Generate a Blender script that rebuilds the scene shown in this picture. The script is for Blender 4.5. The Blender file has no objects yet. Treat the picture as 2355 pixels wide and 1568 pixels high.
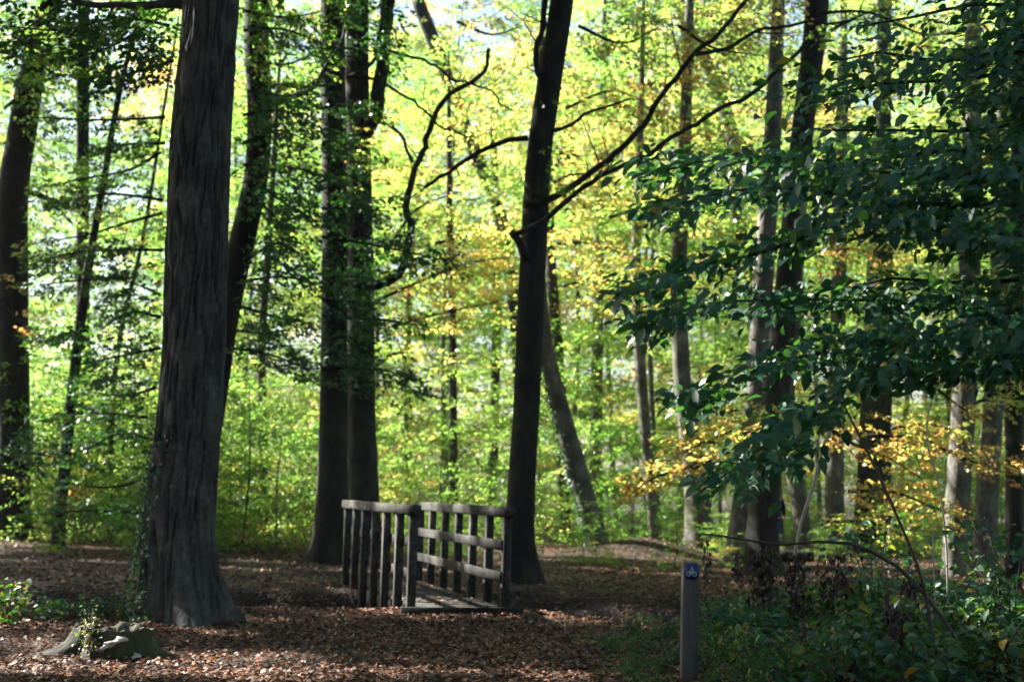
import bpy, bmesh, math, random
import numpy as np
from mathutils import Vector, Matrix

# ------------------------------------------------------------------ camera, light, exposure
SC = bpy.context.scene
COL = SC.collection
R = math.radians
rng = np.random.default_rng(7)
random.seed(7)

EYE = 1.5
PITCH, ROLL, FPX = R(5.8), R(1.5), 1500.0
FWD = np.array([0, math.cos(PITCH), math.sin(PITCH)])
UP0 = np.array([0, -math.sin(PITCH), math.cos(PITCH)])
RT0 = np.array([1.0, 0, 0])
RT = RT0 * math.cos(ROLL) + UP0 * math.sin(ROLL)
UP = UP0 * math.cos(ROLL) - RT0 * math.sin(ROLL)
CAMP = np.array([0, 0, EYE])

cam = bpy.data.cameras.new('camera')
camo = bpy.data.objects.new('camera', cam)
COL.objects.link(camo)
m = Matrix(((RT[0], UP[0], -FWD[0], 0), (RT[1], UP[1], -FWD[1], 0), (RT[2], UP[2], -FWD[2], EYE), (0, 0, 0, 1)))
camo.matrix_world = m
cam.sensor_width = 36.0
cam.lens = FPX / 1024 * 36.0
cam.clip_end = 3000
cam.dof.use_dof = True
cam.dof.focus_distance = 11.5
cam.dof.aperture_fstop = 2.0
SC.camera = camo

SUN_AZ, SUN_EL = R(-64), R(35)          # azimuth clockwise from +Y
S = np.array([math.sin(SUN_AZ) * math.cos(SUN_EL), math.cos(SUN_AZ) * math.cos(SUN_EL), math.sin(SUN_EL)])
W = bpy.data.worlds.new('World')
SC.world = W
W.use_nodes = True
nt = W.node_tree
nt.nodes.clear()
sky = nt.nodes.new('ShaderNodeTexSky')
sky.sky_type = 'NISHITA'
sky.sun_disc = False
sky.sun_elevation = SUN_EL
sky.sun_rotation = SUN_AZ % (2 * math.pi)
sky.air_density = 1.0
sky.dust_density = 2.0
bg = nt.nodes.new('ShaderNodeBackground')
bg.inputs[1].default_value = 0.05
wo = nt.nodes.new('ShaderNodeOutputWorld')
nt.links.new(sky.outputs[0], bg.inputs[0])
nt.links.new(bg.outputs[0], wo.inputs[0])

sl = bpy.data.lights.new('sun', 'SUN')
sl.energy = 5.0
sl.angle = R(0.5)
sl.color = (1.0, 0.95, 0.86)
so = bpy.data.objects.new('sun', sl)
COL.objects.link(so)
so.rotation_euler = Vector(-S).to_track_quat('-Z', 'Y').to_euler()

SC.view_settings.view_transform = 'Standard'
SC.view_settings.look = 'None'
SC.view_settings.exposure = 2.6
SC.view_settings.gamma = 1.0
SC.cycles.max_bounces = 6
SC.cycles.diffuse_bounces = 4
SC.cycles.glossy_bounces = 2
SC.cycles.transmission_bounces = 4
SC.cycles.sample_clamp_indirect = 4.0
SC.cycles.caustics_reflective = False
SC.cycles.caustics_refractive = False

# ------------------------------------------------------------------ helpers
K = 1024.0 / 2355.0                      # photo reading scale -> frame pixels


def ray(X, Y):
    u = (X * K - 512.0) / FPX
    v = (340.9 - Y * K) / FPX
    return FWD + u * RT + v * UP


def at(X, Y, d):                         # point seen at photo position (X, Y) at depth y = d
    r = ray(X, Y)
    return CAMP + r * (d / r[1])


def on_ground(X, Y, z=0.0):
    r = ray(X, Y)
    return CAMP + r * ((z - EYE) / r[2])


def to_frame(P):                         # world -> photo reading coordinates and depth
    q = np.atleast_2d(P) - CAMP
    w = q @ FWD
    w = np.where(np.abs(w) < 1e-4, 1e-4, w)
    return ((q @ RT) / w * FPX + 512) / K, (340.9 - (q @ UP) / w * FPX) / K, w


def nrm(a):
    return a / np.maximum(np.linalg.norm(a, axis=-1, keepdims=True), 1e-9)


def vnoise(x, y, seed=0):                # smooth value noise on arrays
    xi, yi = np.floor(x).astype(np.int64), np.floor(y).astype(np.int64)
    xf, yf = x - xi, y - yi
    xf, yf = xf * xf * (3 - 2 * xf), yf * yf * (3 - 2 * yf)

    def h(a, b):
        n = (a * 374761393 + b * 668265263 + seed * 974634777) & 0x7fffffff
        n = ((n ^ (n >> 13)) * 1274126177) & 0x7fffffff
        return ((n ^ (n >> 16)) & 0xffff) / 65535.0
    return (h(xi, yi) * (1 - xf) + h(xi + 1, yi) * xf) * (1 - yf) + (h(xi, yi + 1) * (1 - xf) + h(xi + 1, yi + 1) * xf) * yf


def fbm(x, y, seed=0, o=3):
    s, a, t = 0, 0.5, 0
    for i in range(o):
        s = s + a * vnoise(x * 2 ** i, y * 2 ** i, seed + i)
        t += a
        a *= .5
    return s / t


def build(name, V, F, mat=None, parent=None, attrs=None, smooth=True, loc=None):
    V = np.asarray(V, dtype=np.float32)
    F = np.asarray(F, dtype=np.int32)
    me = bpy.data.meshes.new(name)
    me.vertices.add(len(V))
    me.vertices.foreach_set('co', V.ravel())
    n, k = F.shape
    me.loops.add(n * k)
    me.loops.foreach_set('vertex_index', F.ravel())
    me.polygons.add(n)
    me.polygons.foreach_set('loop_start', np.arange(n, dtype=np.int32) * k)
    if smooth:
        me.polygons.foreach_set('use_smooth', np.ones(n, dtype=bool))
    for a, val in (attrs or {}).items():
        at_ = me.attributes.new(a, 'FLOAT', 'POINT')
        at_.data.foreach_set('value', np.asarray(val, dtype=np.float32))
    me.update(calc_edges=True)
    me.validate()
    if mat:
        me.materials.append(mat)
    o = bpy.data.objects.new(name, me)
    COL.objects.link(o)
    if loc is not None:
        o.location = loc
    if parent:
        o.parent = parent
    return o


def tag(o, label=None, cat=None, group=None, kind=None):
    if label:
        o['label'] = label
    if cat:
        o['category'] = cat
    if group:
        o['group'] = group
    if kind:
        o['kind'] = kind
    return o


def empty(name, loc, label, cat, group=None, rz=0.0):
    o = bpy.data.objects.new(name, None)
    o.empty_display_size = .2
    COL.objects.link(o)
    o.location = [float(v) for v in loc]
    o.rotation_euler.z = rz
    return tag(o, label, cat, group)


class MB:                                # collects quads for one mesh
    def __init__(self):
        self.V, self.F, self.n = [], [], 0

    def add(self, V, F):
        V = np.asarray(V, float)
        self.V.append(V)
        self.F.append(np.asarray(F, int) + self.n)
        self.n += len(V)
        return self

    def tube(self, pts, rad, seg=8, lobes=None, cap=True):
        V, F = tube_arrays(pts, rad, seg)
        return self.add(V, F)

    def box(self, c, ax, ay, az, bev=0.0):
        c, ax, ay, az = [np.asarray(v, float) for v in (c, ax, ay, az)]   # half vectors
        if bev <= 0:
            V = [c + i * ax + j * ay + k * az for k in (-1, 1) for j in (-1, 1) for i in (-1, 1)]
            F = [(0, 2, 3, 1), (4, 5, 7, 6), (0, 1, 5, 4), (2, 6, 7, 3), (0, 4, 6, 2), (1, 3, 7, 5)]
            return self.add(V, F)
        # bevelled along the long axis ax: chamfered section
        ly, lz = np.linalg.norm(ay), np.linalg.norm(az)
        a, b = 1 - bev / ly, 1 - bev / lz
        sec = [(-1, -b), (-a, -1), (a, -1), (1, -b), (1, b), (a, 1), (-a, 1), (-1, b)]
        V = [c + i * ax + y * ay + z * az for i in (-1, 1) for y, z in sec]
        F = [(j, (j + 1) % 8, 8 + (j + 1) % 8, 8 + j) for j in range(8)]
        F += [(7, 2, 1, 0), (7, 4, 3, 2), (7, 6, 5, 4), (8, 9, 10, 15), (10, 11, 12, 15), (12, 13, 14, 15)]
        return self.add(V, F)

    def build(self, name, mat, parent=None, smooth=True, loc=None, attrs=None):
        V = np.concatenate(self.V)
        if loc is not None:
            V = V - np.asarray(loc)
        return build(name, V, np.concatenate(self.F), mat, parent, smooth=smooth, loc=loc, attrs=attrs)


def resample(pts, rad, step):
    pts = np.asarray(pts, float)
    rad = np.asarray(rad, float)
    n = len(pts)
    P = np.vstack([2 * pts[0] - pts[1], pts, 2 * pts[-1] - pts[-2]])
    out, ro = [], []
    for i in range(n - 1):
        p0, p1, p2, p3 = P[i:i + 4]
        k = max(1, int(np.linalg.norm(p2 - p1) / step))
        for j in range(k):
            t = j / k
            out.append(.5 * ((2 * p1) + (-p0 + p2) * t + (2 * p0 - 5 * p1 + 4 * p2 - p3) * t * t + (-p0 + 3 * p1 - 3 * p2 + p3) * t ** 3))
            ro.append(rad[i] * (1 - t) + rad[i + 1] * t)
    out.append(pts[-1])
    ro.append(rad[-1])
    return np.array(out), np.array(ro)


def frames(P):
    T = nrm(np.gradient(P, axis=0))
    ref = np.array([0.0, 1.0, 0.05]) if abs(T[0][1]) < .9 else np.array([1.0, 0, 0])
    A = np.zeros_like(P)
    a = ref
    for i, t in enumerate(T):
        a = a - t * (a @ t)
        a = a / (np.linalg.norm(a) + 1e-9)
        A[i] = a
    return T, A, np.cross(T, A)


def tube_arrays(pts, rad, seg=8, disp=None):
    P = np.asarray(pts, float)
    r = np.asarray(rad, float)
    T, A, B = frames(P)
    th = np.linspace(0, 2 * np.pi, seg, endpoint=False)
    rr = r[:, None] * np.ones(seg)[None]
    if disp is not None:
        rr = rr + disp
    V = P[:, None] + rr[..., None] * (np.cos(th)[None, :, None] * A[:, None] + np.sin(th)[None, :, None] * B[:, None])
    n = len(P)
    i = np.arange(n - 1)[:, None] * seg
    j = np.arange(seg)[None]
    j2 = (j + 1) % seg
    F = np.stack([i + j, i + j2, i + seg + j2, i + seg + j], -1).reshape(-1, 4)
    V = V.reshape(-1, 3)
    # end caps as quads fans round the ring
    caps = []
    for base in (0, (n - 1) * seg):
        for q in range(0, seg // 2 - 1):
            a, b = q, seg - 1 - q
            quad = (base + a, base + b, base + b - 1, base + a + 1)
            caps.append(quad if base == 0 else quad[::-1])
    return V, np.vstack([F, np.array(caps, int)]) if caps else F


# ------------------------------------------------------------------ materials
def newmat(name):
    mt = bpy.data.materials.new(name)
    mt.use_nodes = True
    n = mt.node_tree
    n.nodes.clear()
    out = n.nodes.new('ShaderNodeOutputMaterial')
    return mt, n, out


def ramp(n, stops):
    r = n.nodes.new('ShaderNodeValToRGB')
    e = r.color_ramp.elements
    while len(e) < len(stops):
        e.new(.5)
    for el, (p, c) in zip(e, stops):
        el.position = p
        el.color = (*c, 1)
    return r


def noise(n, vec, scale, detail=4, rough=.6, mapscale=None):
    if mapscale:
        mp = n.nodes.new('ShaderNodeMapping')
        mp.inputs['Scale'].default_value = mapscale
        n.links.new(vec, mp.inputs[0])
        vec = mp.outputs[0]
    t = n.nodes.new('ShaderNodeTexNoise')
    t.inputs['Scale'].default_value = scale
    t.inputs['Detail'].default_value = detail
    t.inputs['Roughness'].default_value = rough
    n.links.new(vec, t.inputs['Vector'])
    return t


def leaf_mat(name, dif, tra, spec=.5, rough=.42, mix=.5):
    mt, n, out = newmat(name)
    a = n.nodes.new('ShaderNodeAttribute')
    a.attribute_name = 'tint'
    oi = n.nodes.new('ShaderNodeObjectInfo')
    sp = n.nodes.new('ShaderNodeSeparateColor')
    n.links.new(oi.outputs['Color'], sp.inputs[0])
    s1 = n.nodes.new('ShaderNodeMath')
    s1.operation = 'SUBTRACT'
    s1.inputs[0].default_value = 1.0
    n.links.new(sp.outputs[0], s1.inputs[1])
    ad = n.nodes.new('ShaderNodeMath')
    ad.operation = 'ADD'
    n.links.new(a.outputs['Fac'], ad.inputs[0])
    n.links.new(s1.outputs[0], ad.inputs[1])
    r1, r2 = ramp(n, dif), ramp(n, tra)
    n.links.new(ad.outputs[0], r1.inputs[0])
    n.links.new(ad.outputs[0], r2.inputs[0])
    p = n.nodes.new('ShaderNodeBsdfPrincipled')
    p.inputs['Roughness'].default_value = rough
    p.inputs['Specular IOR Level'].default_value = spec
    n.links.new(r1.outputs[0], p.inputs['Base Color'])
    t = n.nodes.new('ShaderNodeBsdfTranslucent')
    n.links.new(r2.outputs[0], t.inputs[0])
    mx = n.nodes.new('ShaderNodeMixShader')
    mx.inputs[0].default_value = mix
    n.links.new(p.outputs[0], mx.inputs[1])
    n.links.new(t.outputs[0], mx.inputs[2])
    n.links.new(mx.outputs[0], out.inputs[0])
    return mt


def bark_mat(name, c0, c1, c2, zs=.18, scale=9, bump=.5, moss=0.0, spec=.25):
    mt, n, out = newmat(name)
    tc = n.nodes.new('ShaderNodeTexCoord')
    v = tc.outputs['Object']
    t1 = noise(n, v, scale, 6, .65, (1, 1, zs))
    t2 = noise(n, v, 1.3, 4, .6)
    r1 = ramp(n, [(.35, c0), (.55, c1), (.75, c2)])
    n.links.new(t1.outputs[0], r1.inputs[0])
    col = r1.outputs[0]
    if moss:
        r2 = ramp(n, [(.48, (0, 0, 0)), (.62, (moss, moss, moss))])
        n.links.new(t2.outputs[0], r2.inputs[0])
        mx = n.nodes.new('ShaderNodeMix')
        mx.data_type = 'RGBA'
        n.links.new(r2.outputs[0], mx.inputs[0])
        n.links.new(col, mx.inputs[6])
        mx.inputs[7].default_value = (.045, .06, .02, 1)
        col = mx.outputs[2]
    t3 = noise(n, v, 3.2, 6, .7, (1, 1, .7))
    r3 = ramp(n, [(.42, (.55, .55, .55)), (.58, (1.0, 1.0, 1.0)), (.7, (1.5, 1.5, 1.45))])
    n.links.new(t3.outputs[0], r3.inputs[0])
    m3 = n.nodes.new('ShaderNodeMix')
    m3.data_type = 'RGBA'
    m3.blend_type = 'MULTIPLY'
    m3.inputs[0].default_value = 1
    n.links.new(col, m3.inputs[6])
    n.links.new(r3.outputs[0], m3.inputs[7])
    col = m3.outputs[2]
    p = n.nodes.new('ShaderNodeBsdfPrincipled')
    p.inputs['Roughness'].default_value = .85
    p.inputs['Specular IOR Level'].default_value = spec
    n.links.new(col, p.inputs['Base Color'])
    b = n.nodes.new('ShaderNodeBump')
    b.inputs['Strength'].default_value = bump
    b.inputs['Distance'].default_value = .03
    n.links.new(t1.outputs[0], b.inputs['Height'])
    n.links.new(b.outputs[0], p.inputs['Normal'])
    n.links.new(p.outputs[0], out.inputs[0])
    return mt


def plain(name, c, rough=.6, spec=.4, var=0.0, scale=20, mapscale=None, bump=0.0):
    mt, n, out = newmat(name)
    p = n.nodes.new('ShaderNodeBsdfPrincipled')
    p.inputs['Roughness'].default_value = rough
    p.inputs['Specular IOR Level'].default_value = spec
    if var:
        tc = n.nodes.new('ShaderNodeTexCoord')
        t = noise(n, tc.outputs['Object'], scale, 5, .6, mapscale)
        c = np.array(c)
        r = ramp(n, [(.3, tuple(c * (1 - var))), (.7, tuple(c * (1 + var)))])
        n.links.new(t.outputs[0], r.inputs[0])
        n.links.new(r.outputs[0], p.inputs['Base Color'])
        if bump:
            b = n.nodes.new('ShaderNodeBump')
            b.inputs['Strength'].default_value = bump
            b.inputs['Distance'].default_value = .01
            n.links.new(t.outputs[0], b.inputs['Height'])
            n.links.new(b.outputs[0], p.inputs['Normal'])
    else:
        p.inputs['Base Color'].default_value = (*c, 1)
    n.links.new(p.outputs[0], out.inputs[0])
    return mt


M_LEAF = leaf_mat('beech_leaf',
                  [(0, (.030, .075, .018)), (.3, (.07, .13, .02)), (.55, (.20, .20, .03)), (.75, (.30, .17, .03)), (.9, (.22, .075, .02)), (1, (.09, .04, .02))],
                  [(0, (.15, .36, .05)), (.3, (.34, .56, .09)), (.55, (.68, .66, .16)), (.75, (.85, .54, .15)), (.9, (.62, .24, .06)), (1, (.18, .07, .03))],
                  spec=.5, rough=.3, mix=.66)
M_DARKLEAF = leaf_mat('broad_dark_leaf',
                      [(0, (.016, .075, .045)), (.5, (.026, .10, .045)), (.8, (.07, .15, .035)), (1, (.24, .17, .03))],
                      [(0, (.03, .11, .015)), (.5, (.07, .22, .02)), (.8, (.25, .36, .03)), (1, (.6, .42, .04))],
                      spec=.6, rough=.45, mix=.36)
M_LITTER = leaf_mat('fallen_leaf',
                    [(0, (.045, .028, .022)), (.3, (.14, .08, .055)), (.58, (.34, .20, .135)), (.78, (.28, .10, .045)), (.92, (.46, .13, .03)), (1, (.50, .30, .08))],
                    [(0, (.04, .02, .015)), (.5, (.10, .04, .02)), (.8, (.25, .08, .02)), (1, (.4, .2, .04))],
                    spec=.18, rough=.5, mix=.15)
M_DEAD = leaf_mat('withered_flower', [(0, (.022, .014, .016)), (.6, (.05, .03, .03)), (1, (.14, .09, .07))],
                  [(0, (.02, .01, .01)), (1, (.06, .03, .02))], spec=.4, rough=.5, mix=.15)
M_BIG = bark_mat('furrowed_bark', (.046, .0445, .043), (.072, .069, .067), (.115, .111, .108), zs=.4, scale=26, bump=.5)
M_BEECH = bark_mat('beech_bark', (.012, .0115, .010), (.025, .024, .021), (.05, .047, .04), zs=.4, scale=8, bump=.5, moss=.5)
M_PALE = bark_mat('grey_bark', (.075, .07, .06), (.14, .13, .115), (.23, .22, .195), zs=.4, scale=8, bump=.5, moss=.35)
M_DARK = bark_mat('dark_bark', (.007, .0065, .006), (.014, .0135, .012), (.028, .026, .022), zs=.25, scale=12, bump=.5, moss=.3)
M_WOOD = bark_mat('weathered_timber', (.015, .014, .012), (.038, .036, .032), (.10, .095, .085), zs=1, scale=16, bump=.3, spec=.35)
M_POSTW = plain('grey_painted_wood', (.085, .076, .085), .7, .3, .25, 9, (4, 4, .6), .25)
M_STEM = plain('bare_stem', (.05, .035, .028), .6, .4, .3, 30)
M_PSTEM = plain('pale_stem', (.30, .27, .22), .55, .4, .25, 30)
M_BLUE = plain('sign_blue', (.012, .02, .16), .35, .5)
M_WHITE = plain('sign_white', (.55, .62, .75), .4, .4)
M_FUNGUS = plain('bracket_fungus', (.42, .36, .36), .6, .4, .2, 25)

# ------------------------------------------------------------------ ground
DY = 21.2                                # the ditch crosses under the bridge here


def ditch(x, y):
    sr_ = np.clip((x - .2) / 2.2, 0, 1)
    sr_ = sr_ * sr_ * (3 - 2 * sr_)
    c = DY + .12 * (x + 1.4) + .35 * np.sin(x * .35 + 1.0) - 1.7 * sr_
    hw = 2.35 + .35 * np.sin(x * .6) + .3 * sr_
    t = np.clip(1 - np.abs(y - c) / hw, 0, 1)
    t = t * t * (3 - 2 * t)
    return t


def gh(x, y):                            # ground height
    x = np.asarray(x, float)
    y = np.asarray(y, float)
    z = .10 * (fbm(x * .25, y * .25, 3) - .5) + .04 * (fbm(x * 1.6, y * 1.6, 9) - .5)
    z = z * np.clip((y - 4) / 6, .3, 1)
    z = z - 1.5 * ditch(x, y) * (1 + .25 * (fbm(x * .9, y * .9, 5) - .5))
    z = z + .45 * np.exp(-(((x - 3.2) / 1.6) ** 2 + ((y - 36) / 1.6) ** 2))
    z = z + .15 * np.clip((y - 26) / 20, 0, 1)
    return z


def axis(lo, hi, step, far):
    a = np.arange(lo, hi + 1e-6, step)
    g = step * 1.25 ** np.arange(1, 40)
    e = np.cumsum(g)
    e = e[e < far]
    return np.concatenate([lo - e[::-1], a, hi + e])


gx, gy = axis(-12, 12, .16, 900), axis(9.5, 40, .16, 900)
GX, GY = np.meshgrid(gx, gy)
V = np.stack([GX, GY, gh(GX, GY)], -1).reshape(-1, 3)
nx = len(gx)
i = (np.arange(len(gy) - 1)[:, None] * nx + np.arange(nx - 1)[None]).ravel()
F = np.stack([i, i + 1, i + nx + 1, i + nx], -1)
mt, n, out = newmat('woodland_soil')
tc = n.nodes.new('ShaderNodeTexCoord')
vo = n.nodes.new('ShaderNodeTexVoronoi')
vo.inputs['Scale'].default_value = 16
n.links.new(tc.outputs['Object'], vo.inputs['Vector'])
sp = n.nodes.new('ShaderNodeSeparateColor')
n.links.new(vo.outputs['Color'], sp.inputs[0])
r1 = ramp(n, [(0, (.012, .008, .006)), (.5, (.028, .016, .011)), (.8, (.05, .026, .014)), (1, (.10, .045, .018))])
n.links.new(sp.outputs[0], r1.inputs[0])
t2 = noise(n, tc.outputs['Object'], 1.1, 5, .6)
r2 = ramp(n, [(.35, (.45, .45, .45)), (.7, (1.2, 1.15, 1.1))])
n.links.new(t2.outputs[0], r2.inputs[0])
mx = n.nodes.new('ShaderNodeMix')
mx.data_type = 'RGBA'
mx.blend_type = 'MULTIPLY'
mx.inputs[0].default_value = 1
n.links.new(r1.outputs[0], mx.inputs[6])
n.links.new(r2.outputs[0], mx.inputs[7])
p = n.nodes.new('ShaderNodeBsdfPrincipled')
p.inputs['Roughness'].default_value = .8
p.inputs['Specular IOR Level'].default_value = .3
am = n.nodes.new('ShaderNodeAttribute')
am.attribute_name = 'mud'
m2 = n.nodes.new('ShaderNodeMix')
m2.data_type = 'RGBA'
n.links.new(am.outputs['Fac'], m2.inputs[0])
n.links.new(mx.outputs[2], m2.inputs[6])
m2.inputs[7].default_value = (.010, .008, .007, 1)
n.links.new(m2.outputs[2], p.inputs['Base Color'])
b = n.nodes.new('ShaderNodeBump')
b.inputs['Strength'].default_value = .8
b.inputs['Distance'].default_value = .04
n.links.new(vo.outputs['Distance'], b.inputs['Height'])
n.links.new(b.outputs[0], p.inputs['Normal'])
n.links.new(p.outputs[0], out.inputs[0])
M_SOIL = mt
tag(build('ground', V, F, M_SOIL, attrs={'mud': ditch(GX, GY).ravel()}), kind='structure')


# ------------------------------------------------------------------ foliage engine
def leaf_arrays(P, D, N, L, Wd, tint, fine=False):
    D = nrm(D)
    N = nrm(N - D * (N * D).sum(-1, keepdims=True))
    Sd = np.cross(N, D)
    L = L[:, None]
    Wd = Wd[:, None]
    k = len(P)
    if fine:
        up = N * Wd * .22
        vs = [P,
              P + D * L * .28 + Sd * Wd * .46 + up,
              P + D * L * .66 + Sd * Wd * .40 + up * .8,
              P + D * L - N * L * .10,
              P + D * L * .66 - Sd * Wd * .40 + up * .8,
              P + D * L * .28 - Sd * Wd * .46 + up,
              P + D * L * .5]
        V = np.stack(vs, 1).reshape(-1, 3)
        b_ = (np.arange(k) * 7)[:, None]
        f = np.array([[0, 1, 2, 6], [6, 2, 3, 4], [0, 6, 4, 5]])
        F = (b_[:, :, None] + f[None]).reshape(-1, 4)
        return V, F, np.repeat(tint, 7)
    up = N * Wd * .14
    V = np.stack([P, P + D * L * .45 + Sd * Wd * .5 + up, P + D * L, P + D * L * .45 - Sd * Wd * .5 + up], 1).reshape(-1, 3)
    F = np.arange(k * 4).reshape(-1, 4)
    return V, F, np.repeat(tint, 4)


def spray_leaves(C, head, R_, k, leaf, jit=.4, pitch=0.0, hang=.15, tint=.2, tvar=.12, svar=.12, face=None, spread=.55):
    """flat sprays of leaves: C centres, head azimuths, R_ spray lengths, k leaves each"""
    n_ = len(C)
    head = np.broadcast_to(head, n_)
    R_ = np.broadcast_to(R_, n_)
    pit = pitch + rng.normal(0, .22, n_)
    H = np.stack([np.cos(head) * np.cos(pit), np.sin(head) * np.cos(pit), -np.sin(pit)], -1)
    roll = rng.normal(0, .3, n_)
    T0 = np.stack([-np.sin(head), np.cos(head), 0 * head], -1)
    N0 = np.cross(H, T0)
    T = T0 * np.cos(roll)[:, None] + N0 * np.sin(roll)[:, None]
    Nn = np.cross(H, T)
    rep = lambda a: np.repeat(a, k, 0)
    m_ = n_ * k
    u = rng.random(m_) ** .8
    sd = rng.choice([-1.0, 1.0], m_)
    v = rng.random(m_) * (1.05 - .7 * u) * spread
    RR = rep(R_)[:, None]
    P = rep(C) + RR * (u[:, None] * rep(H) + (sd * v)[:, None] * rep(T)) + rep(Nn) * (rng.normal(0, .05, m_)[:, None] * RR)
    P[:, 2] -= hang * RR[:, 0] * u * u
    D = rep(H) * .8 + rep(T) * (sd * .75)[:, None] + rng.normal(0, .3, (m_, 3))
    D[:, 2] -= hang * 2
    N_ = rep(Nn) + rng.normal(0, jit, (m_, 3))
    if face is not None:
        N_ = N_ + np.asarray(face)[None]
    L = leaf * (.65 + .6 * rng.random(m_))
    Wd = L * (.55 + .15 * rng.random(m_))
    tt = np.broadcast_to(tint, n_) + rng.normal(0, svar, n_)
    ti = rep(tt) + rng.normal(0, tvar, m_)
    odd = rng.random(m_) < .03
    ti[odd] += .35
    return P, D, N_, L, Wd, np.clip(ti, 0, 1)


def foliage(name, arrs, mat, parent=None, fine=False, loc=None):
    P = np.concatenate([a[0] for a in arrs])
    if loc is not None:
        P = P - np.asarray(loc)[None]
    A = [P] + [np.concatenate([a[q] for a in arrs]) for q in range(1, 6)]
    V, F, t = leaf_arrays(*A, fine=fine)
    return build(name, V, F, mat, parent, {'tint': t}, smooth=False, loc=loc)


# ------------------------------------------------------------------ canopy shade: light gaps on the sun-facing side
CARVE = []                               # (x, y, rx, ry) gaps in the canopy, as where their light reaches the ground


def sungr(P):                            # slide a point down the sunbeam to z = 0
    P = np.atleast_2d(P)
    return (P - S[None] * (P[:, 2:3] / S[2]))[:, :2]


def gap(P, rx, ry):
    g = sungr(P)[0]
    CARVE.append((g[0], g[1], rx, ry))


# ------------------------------------------------------------------ trees from the photograph
def trunk_mesh(pts, seg=20, lob=.10, flare=.0, rough=.02, seed=0, step=.25, ridges=None):
    """pts: list of (point, radius) from base up"""
    P, r = resample([q[0] for q in pts], [q[1] for q in pts], step)
    s = np.concatenate([[0], np.cumsum(np.linalg.norm(np.diff(P, axis=0), axis=1))])
    th = np.linspace(0, 2 * np.pi, seg, endpoint=False)
    e = np.exp(-s / .45)[:, None]
    lobes = np.cos(th * 5 + seed)[None] * .5 + np.cos(th * 3 + seed * 2.3)[None] * .5
    d = r[:, None] * (lobes * e * lob * 2.2 + e * flare)
    ct, st = np.cos(th)[None] * 2.2 + 10 * seed, np.sin(th)[None] * 2.2
    d = d + r[:, None] * rough * 4 * (fbm(ct + s[:, None] * .4, st + s[:, None] * .9, seed + 1) - .5)
    if ridges:
        nr, dep = ridges
        w = 1.1 * (vnoise(np.cos(th)[None] * 2.5 + 7 + 0 * s[:, None], s[:, None] * 2.2 + np.sin(th)[None] * 2.5, seed + 4) - .5)
        a = th[None] / (2 * np.pi) * nr + w * 1.6 + .5 * vnoise(np.cos(th)[None] * 9 + 0 * s[:, None], s[:, None] * 4 + np.sin(th)[None] * 9, seed + 6)
        rid = np.abs(((a + .12 * np.sin(s[:, None] * 7 + th[None] * 9)) % 1.0) - .5) * 2
        brk = vnoise(np.floor(a) * 3.1 + 0 * s[:, None], s[:, None] * 3.6 + np.floor(a) * 1.7, seed + 8)
        d = d - dep * (1 - rid ** .6) * np.clip(1.9 * brk - .25, .05, 1.3)
    return tube_arrays(P, r, seg, d)


def img_trunk(pts, d, total=15.0, d_top=None):
    """photo polyline (X, Y, width) at depth d -> world points and radii, carried on above the frame"""
    out = []
    for q, (X, Y, w) in enumerate(pts):
        dd = d if d_top is None else d + (d_top - d) * q / (len(pts) - 1)
        p_ = at(X, Y, dd)
        rr = w * K * dd / FPX / 2
        out.append([p_, rr])
    b_ = out[0][0]
    b_[2] = min(b_[2], float(gh(b_[0], b_[1])) + .05)
    out.insert(0, [b_ - np.array([0, 0, .25]), out[0][1] * 1.08])
    if total:
        top, prev = out[-1], out[-2]
        dirv = nrm(np.array(top[0]) - np.array(prev[0]))
        dirv = nrm(dirv + np.array([0, 0, .6]))
        need = total - top[0][2]
        if need > .5:
            out.append([top[0] + dirv * need * .5, top[1] * .75])
            out.append([top[0] + dirv * need, top[1] * .25])
    return out


def limb(pts, d, w0, w1, d1=None):
    n_ = len(pts)
    P = [at(X, Y, d + ((d1 if d1 is not None else d) - d) * q / (n_ - 1)) for q, (X, Y) in enumerate(pts)]
    rr = [(w0 + (w1 - w0) * q / (n_ - 1)) * K * d / FPX / 2 for q in range(n_)]
    return resample(P, rr, .15)


TREES = {}


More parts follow.
